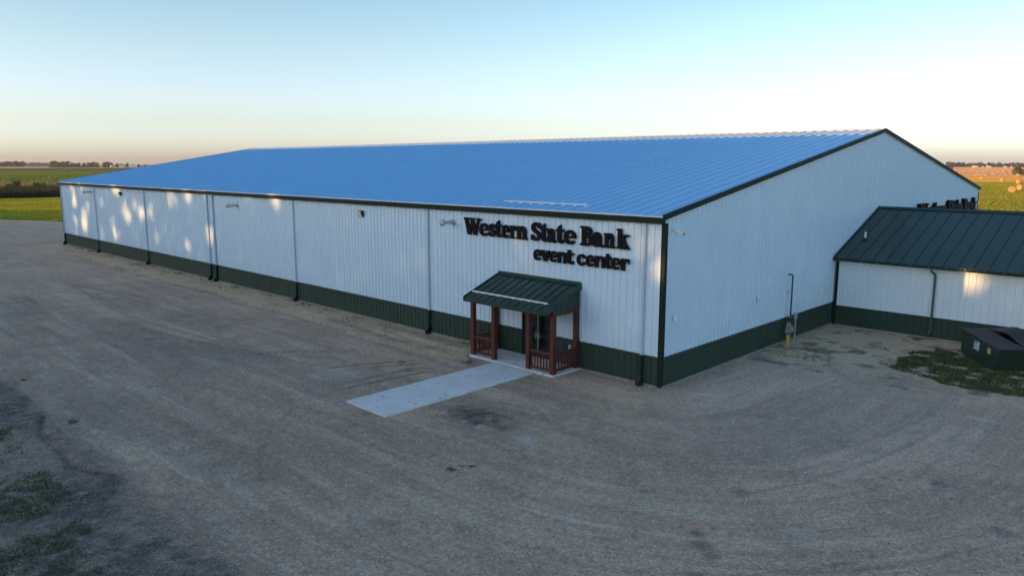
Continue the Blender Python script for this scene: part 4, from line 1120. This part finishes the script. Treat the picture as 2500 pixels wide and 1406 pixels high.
p = np.stack([x, y, np.full(len(x), -.12)], -1)
blades('ditch_weeds', p, .8, 2.7, .16, M['weed_dark'], 27, .22, 'belt of tall dark weeds along the ditch beyond the lawn', 'weeds')
x, y = fan(16000, bear(-250), bear(210), 262, 300, r_); ok = fbm(x*.06, y*.06, 141) > .42
p = np.stack([x[ok], y[ok], np.full(ok.sum(), -.12)], -1)
blades('dry_grass', p, 1.2, 3.3, .12, M['weed_dry'], 28, .2, 'pale dry tall grass behind the dark ditch weeds')
x, y = fan(36000, bear(-250), bear(230), 318, 372, r_)
p = np.stack([x, y, np.full(len(x), -.14)], -1)
blades('crop_edge', p, .5, 1.5, .2, M['leaf_a'], 29, .3, 'dark green crop edge behind the ditch', 'crop')
x, y = fan(90000, bear(-250), bear(420), 372, 1000, r_)
ok = fbm(x*.05, y*.006, 151) > .36
p = np.stack([x[ok], y[ok], np.full(ok.sum(), -.15)], -1)
blades('crop_rows', p, .35, .95, .55, M['crop_leaf'], 30, .35, 'rows of green crop reaching to the distant trees', 'crop')
# right: hay field regrowth
x, y = fan(60000, bear(2300), bear(2750), 400, 600, r_)
p = np.stack([x, y, np.full(len(x), -.13)], -1)
blades('hay_stalks', p, .15, .5, .22, M['stalk'], 32, .4, 'golden stalks on the ripe hay field beyond the bales')
x, y = fan(60000, bear(2300), bear(2750), 595, 2080, r_)
p = np.stack([x, y, np.full(len(x), -.21)], -1)
blades('stubble_stalks', p, .2, .6, .7, M['stalk_pale'], 33, .4, 'tan stubble stretching to the right tree line', 'stubble')
x, y = fan(40000, bear(-250), bear(420), 1650, 2400, r_)
p = np.stack([x, y, np.full(len(x), -.17)], -1)
blades('grain_stalks', p, .2, .6, .8, M['stalk_pale'], 34, .4, 'tan grain strip in front of the far left trees', 'grain')
x, y = fan(130000, bear(2330), bear(2750), 130, 420, r_)
p = np.stack([x, y, np.full(len(x), -.07)], -1)
blades('hay_regrowth', p, .10, .36, .10, M['grass_hay'], 31, .5, 'green regrowth on the hay field behind the hall')

# ================================================================== HAY BALES
def bale_mesh():
    n = 22; mbx = MB(); rr = random.Random(5)
    prof_ = [(-.75, .70), (-.74, .80), (-.55, .86), (-.2, .88), (.2, .87), (.55, .86), (.74, .80), (.75, .70)]
    vs = []
    for a, r0 in prof_:
        for k in range(n):
            t = 2*math.pi*k/n; q_ = r0*(1+.02*rr.uniform(-1, 1)); z = q_*math.sin(t)
            vs.append((a, q_*math.cos(t), max(z, -.78)+.78))
    fs = [(i*n+k, i*n+(k+1) % n, (i+1)*n+(k+1) % n, (i+1)*n+k) for i in range(len(prof_)-1) for k in range(n)]
    fs += [tuple(range(n-1, -1, -1)), tuple(range((len(prof_)-1)*n, len(prof_)*n))]
    m_ = mbx.add(vs, fs).mesh('hay_bale'); m_.materials.append(M['bale']); m_.shade_smooth(); return m_
bmesh_ = bale_mesh()
for (x, y, rz, s_, lb) in ((-35.1, 241.9, 1.9, 1.15, 'big golden round hay bale nearest the hall corner, flat end towards us'),
                       (-37.6, 268, 1.0, 1.15, 'golden round hay bale cut by the right edge, behind the nearest bale'),
                       (-84.6, 429.7, .35, 1.2, 'small round hay bale left of the others, close to the gable edge'),
                       (-53.6, 352, .8, 1.2, 'pale round hay bale above the two biggest bales at the right edge'),
                       (-68.5, 395.4, .1, 1.05, 'low faint hay bale between the left one and the right edge'),
                       (-89.4, 541.8, .5, 1.3, 'farthest hay bale, just in front of the bushes')):
    o = link('hay_bale', bmesh_, None, (x, y, -.08)); o.rotation_euler = (0, 0, rz); o.scale = (s_, s_, s_)
    tag(o, lb, 'hay bale', 'round hay bales on the field')

# ================================================================== TREES
def crown_mesh(name, seed, h, rx, n, leaf, mat, base=.12, lobes=9, shape='round'):
    rr = np.random.default_rng(seed); P = []; 
    cs = []
    for k in range(lobes):
        t = rr.uniform(base, .86); a = rr.uniform(0, 6.28); rad_ = rx*(.62 if shape == 'round' else .45)*rr.random()**.5*(1.15-abs(t-.45)*1.2)
        cs.append((rad_*math.cos(a), rad_*math.sin(a), t*h, rx*rr.uniform(.38, .60)))
    cs.append((0, 0, h*.82, rx*.42))
    per = n//len(cs)
    for cx, cy, cz, r0 in cs:
        v = rr.normal(size=(per, 3)); v /= np.linalg.norm(v, axis=1)[:, None]
        q_ = v*(r0*rr.uniform(.35, 1.0, per)**.5)[:, None]*np.array([1, 1, .85]); P.append(q_+np.array([cx, cy, cz]))
    P = np.vstack(P); P[:, 2] = np.clip(P[:, 2], .05*h, h); n = len(P)
    return leaves(name, P, leaf, mat, rr)
def leaves(name, P, leaf, mat, rr):
    n = len(P)
    d1 = rr.normal(size=(n, 3)); d1 /= np.linalg.norm(d1, axis=1)[:, None]
    d2 = rr.normal(size=(n, 3)); d2 -= d1*(d1*d2).sum(1)[:, None]; d2 /= np.linalg.norm(d2, axis=1)[:, None]
    s_ = leaf*rr.uniform(.6, 1.3, n)[:, None]
    Q = np.stack([P-d1*s_-d2*s_*.5, P+d1*s_*.2-d2*s_*.7, P+d1*s_, P-d1*s_*.1+d2*s_*.7], 1)
    return np_mesh(name, Q.reshape(-1, 3), np.arange(4*n).reshape(-1, 4), mat)
def trunk_mesh(h, r0, seed, limbs=5):
    rr = random.Random(seed); mb2 = MB().tube([(0, 0, -.2), (.02*h, 0, h*.3), (0, .02*h, h*.6), (.01*h, 0, h*.85)], [r0, r0*.75, r0*.45, r0*.12], 7)
    for k in range(limbs):
        z = h*rr.uniform(.2, .55); a = rr.uniform(0, 6.28); l = h*rr.uniform(.18, .3)
        mb2.tube([(0, 0, z), (l*.6*math.cos(a), l*.6*math.sin(a), z+l*.5), (l*math.cos(a), l*math.sin(a), z+l*1.1)], [r0*.4, r0*.25, r0*.06], 5)
    m_ = mb2.mesh('trunk'); m_.materials.append(M['bark']); return m_
ORD = ['first', 'second', 'third', 'fourth', 'fifth', 'sixth', 'seventh', 'eighth', 'ninth', 'tenth', 'eleventh', 'twelfth', 'thirteenth', 'fourteenth', 'fifteenth', 'sixteenth', 'seventeenth', 'eighteenth', 'nineteenth']
TENS = ['twenty', 'thirty', 'forty', 'fifty']
def nth(i):
    if i < 19: return ORD[i]
    t_, u2 = divmod(i+1, 10)
    return TENS[t_-2] + ('-' + ORD[u2-1] if u2 else '') if u2 else TENS[t_-2][:-1] + 'ieth'
PROTO = {}
def proto(kind):
    if kind not in PROTO:
        h, rx, n, leaf, mat, sd, base = {'dark': (10, 4.2, 520, .75, 'leaf_c', 1, .05), 'olive': (10, 4.4, 520, .75, 'leaf_b', 2, .05), 'green': (10, 4.6, 560, .75, 'leaf_a', 3, .10),
                                         'bush': (10, 6.5, 700, .7, 'leaf_b', 4, .0), 'bushdark': (10, 6.0, 700, .7, 'leaf_a', 6, .0), 'grey': (10, 5.2, 480, .85, 'leaf_c', 5, .03)}[kind]
        PROTO[kind] = (crown_mesh('crown', sd, h, rx, n, leaf, M[mat], base), trunk_mesh(h*.9, .22, sd))
    return PROTO[kind]
def tree(px, dist, height, kind, name, label, cat, group, wide=1.0, rnd=None):
    b = bear(px); x, y = cxv+math.sin(b)*dist, cyv+math.cos(b)*dist
    cm, tm = proto(kind); k = height/10*(.86 if dist > 1500 else 1)
    t = thing(name, label, cat, (x, y, -.3), group)
    rz = random.uniform(0, 6.28)
    c = link('crown', cm, t); c.scale = (k*wide, k*wide, k); c.rotation_euler = (0, 0, rz)
    tr = link('trunk', tm, t); tr.scale = (k, k, k); tr.rotation_euler = (0, 0, rz)
    return t
for i in range(15): tree(-40+i*9.2+random.uniform(-2, 2), 2450+random.uniform(-40, 40), random.uniform(15, 18.5), 'dark', 'shelterbelt_tree', 'dark tree in the far left shelterbelt, %s from the left' % nth(i), 'tree', 'dark shelterbelt at far left', 1.5)
for i in range(9): tree(98+i*7, 3600+random.uniform(-60, 60), random.uniform(13, 16), 'grey', 'horizon_tree', 'faint far tree between the dark and pale belts, %s from the left' % nth(i), 'tree', 'faint far trees at left', 1.7)
for i in range(15): tree(153+i*6.4+random.uniform(-1.5, 1.5), 1900+random.uniform(-40, 40), random.uniform(10.5, 15.5) + (2 if i < 8 else 0), 'olive', 'windbreak_tree', 'pale sunlit tree in the left windbreak, %s from the left' % nth(i), 'tree', 'sunlit windbreak trees at left', 1.25)
for i, (px, h) in enumerate(((248, 13), (256, 15), (264, 13), (281, 14), (289, 15.5), (297, 13), (312, 11), (322, 10), (336, 11.5), (350, 9), (362, 9), (378, 8))):
    tree(px, 1950+random.uniform(-30, 60), h, 'green' if i % 3 else 'dark', 'farmyard_tree', 'green tree among the distant left farm houses, %s from the left' % nth(i), 'tree', 'farmyard trees at left', 1.1)
for i in range(42): tree(2285+i*8+random.uniform(-3, 3), 2350+random.uniform(-120, 120), random.uniform(9, 14) + (3 if i < 6 else 0), ('grey', 'green', 'grey')[i % 3], 'horizon_tree', 'grey-green tree in the right horizon tree line, %s from the left' % nth(i), 'tree', 'tree line at right horizon', 1.6)
tree(2452, 690, 7.4, 'bush', 'bush', 'tall sunlit olive bush standing alone in the field at right', 'bush', None, .85)
tree(2463, 694, 4.6, 'bushdark', 'bush', 'low dark bush in the middle of the clump at right', 'bush', None, .9)
tree(2475, 692, 6.4, 'bushdark', 'bush', 'rounded dark bush at the right end of the field clump', 'bush', None, .7)
for px, d, h, lb in ((64, 262, 3.8, 'dark shrub standing in the middle of the ditch weeds'), (46, 258, 3.0, 'small shrub left of the tallest ditch shrub'), (118, 262, 3.2, 'slim dark shrub in the ditch near the hall'), (134, 258, 3.0, 'low dark shrub in the ditch beside the hall corner'), (8, 262, 2.8, 'low shrub in the ditch at the left picture edge')):
    tree(px, d, h, 'bushdark', 'shrub', lb, 'shrub', 'shrubs in the ditch', .8)

# far houses
def house(px, dist, wd, dp, hh, rot, label, group):
    b = bear(px); x, y = cxv+math.sin(b)*dist, cyv+math.cos(b)*dist
    t = thing('farm_house', label, 'house', (x, y, -.3), group); t.rotation_euler = (0, 0, b*-1+rot)
    MB().box(-wd/2, wd/2, -dp/2, dp/2, 0, hh).build('wall', M['house_white'], t)
    MB().prism([(-dp/2-.4, hh-.1), (dp/2+.4, hh-.1), (0, hh+dp*.32)], -wd/2-.4, wd/2+.4, 'x').build('roof', M['house_roof'] if wd < 12 else M['house_white'], t)
    MB().box(-.6, .6, -dp/2-.06, -dp/2, 0, 2.1).build('door', M['house_roof'], t)
    for xw in (-wd*.3, wd*.3): MB().box(xw-.6, xw+.6, -dp/2-.06, -dp/2, 1.1, 2.4).build('window', M['dark_glass'], t)
house(299, 1880, 6, 6, 5, .2, 'small white house left of the two at the left farm', 'farm houses at left')
house(321, 1880, 9, 7, 5.5, -.1, 'brightest white house at the left farm', 'farm houses at left')
house(349, 1880, 16, 8, 3.2, 0, 'long low white building right of the left farm houses', 'farm houses at left')
for px, wd, hh, lb in ((2349, 16, 4.2, 'large white shed at the left end of the right tree line'), (2357, 8, 3.5, 'small white shed right of the large shed'), (2369, 9, 3.2, 'tiny white house left of centre under the right tree line'), (2380, 9, 5, 'taller white house under the right tree line'), (2385, 14, 3.2, 'long white house beside the taller one'),
                       (2422, 12, 3.5, 'white house in the middle of the right tree line'), (2437, 7, 4, 'small white house left of the field bushes'), (2475, 13, 4.5, 'bright white shed just above the field bushes'), (2484, 11, 3.6, 'low white shed right of the bright shed'), (2495, 9, 4.4, 'white house at the right picture edge')):
    house(px, 2080, wd*.5, 6, hh*.75, 0, lb, 'white buildings along the right tree line')

# ================================================================== SHADE TREES BEHIND THE CAMERA
# a windbreak between the low sun and the yard; leaves are culled wherever a sun patch should land
SPOTS = [(-70.2,6.2,.51,.48),(-67.5,6.18,.49,.43),(-70.1,4.86,.77,.73),(-66.1,4.3,.53,.39),(-67.6,2.91,.86,.96),(-70.3,2.29,.47,.66),(-62.1,4.98,.44,.34),(-59.9,6.13,.38,.36),(-57.6,6.12,1.0,.39),(-56.0,4.77,.78,.49),(-55.4,3.96,.68,.49),(-52.9,4.82,.73,.37),(-51.8,4.13,.63,.54),(-59.1,2.92,.63,.59),(-58.3,2.07,.72,.37),(-48.9,2.52,.51,.43),(-49.6,4.56,.51,.53),(-45.2,5.74,.69,.46),(-42.3,6.19,.43,.48),(-38.6,6.24,.59,.28),(-38.7,3.38,.59,.5),(-42.9,2.14,.44,.37),(-62.4,1.99,.45,.46),(-46.9,3.36,.32,.32),(-28.9,6.2,.35,.4),(-.45,5.2,.40,.45)]
ASPOT = [(6.3, 3.15, .42, .42)]
tx, ty, tz = sun_dir.x/-sun_dir.y, 1, sun_dir.z/-sun_dir.y      # per metre of travel in +y: dx = -tx.. see below
dxdy = sun_dir.x/sun_dir.y; dzdy = -sun_dir.z/abs(sun_dir.y)
ROWY = -85.0
TOPZ = roof_z(YR-.8) - (YR-ROWY)*dzdy                           # tree tops: their shade ends just below the ridge
def gap_ok(P):
    xw = P[:, 0] - P[:, 1]*dxdy; zw = P[:, 2] - P[:, 1]*dzdy     # where the leaf's shadow meets y = 0
    keep = np.ones(len(P), bool); rk = np.random.default_rng(int(abs(P[0, 0])*10)); few = rk.random(len(P))
    for i_, (sx_, sz_, rx_, rz_) in enumerate(SPOTS): keep &= (((xw-sx_)/(rx_+.32))**2+((zw-sz_)/(rz_+.30))**2 > 1) | (few < (.07, .17, .11, .21)[i_ % 4])
    xa = P[:, 0]+(16.5-P[:, 1])*dxdy; zaa = P[:, 2]+(16.5-P[:, 1])*dzdy
    for sx_, sz_, rx_, rz_ in ASPOT: keep &= ((xa-sx_)/(rx_+.25))**2+((zaa-sz_)/(rz_+.25))**2 > 1
    return keep
k = 0; xrow = -180.0
while xrow < 16:
    tall = xrow > -130
    top = TOPZ if tall else 8.4 + 1.0*random.random()
    rr = np.random.default_rng(500+k); n = 6400 if tall else 2600
    yy0 = ROWY + (-1.5 if k % 2 else 1.5)
    wdt = 4.6
    u_ = rr.uniform(-1, 1, n); vz = rr.uniform(0, 1, n)
    q = np.stack([u_*wdt, rr.normal(0, 1.5, n), .15+(top-.15)*vz], -1)
    t = thing('windbreak_tree', 'leafy shade tree in the windbreak behind the viewpoint, %s from its far end' % nth(k), 'tree', (xrow, yy0, 0), 'windbreak trees shading the yard')
    Pw = q + np.array([xrow, yy0, 0])
    lim = np.minimum(top, TOPZ + (Pw[:, 1]-ROWY)*dzdy)
    ok = gap_ok(Pw) & (q[:, 2] < lim-.12*rr.random(n)**3)
    c = link('crown', leaves('crown', q[ok], .42, M['leaf_a'], rr), t)
    link('trunk', trunk_mesh(top*.95, .26, k), t)
    xrow += 6.4; k += 1

# ================================================================== HAZE
hz = MB().box(-5300, 1600, -1300, 5300, -1.4, 26).build('haze', None)
hm = bpy.data.materials.new('haze_air'); hm.use_nodes = True
hm.node_tree.nodes.remove(hm.node_tree.nodes['Principled BSDF'])
pv = hm.node_tree.nodes.new('ShaderNodeVolumePrincipled'); pv.inputs['Color'].default_value = (.95, .95, .97, 1); pv.inputs['Density'].default_value = .00006
hm.node_tree.links.new(pv.outputs[0], hm.node_tree.nodes['Material Output'].inputs['Volume'])
hz.data.materials.append(hm); tag(hz, 'thin pale evening haze over the fields', 'haze', kind='stuff')
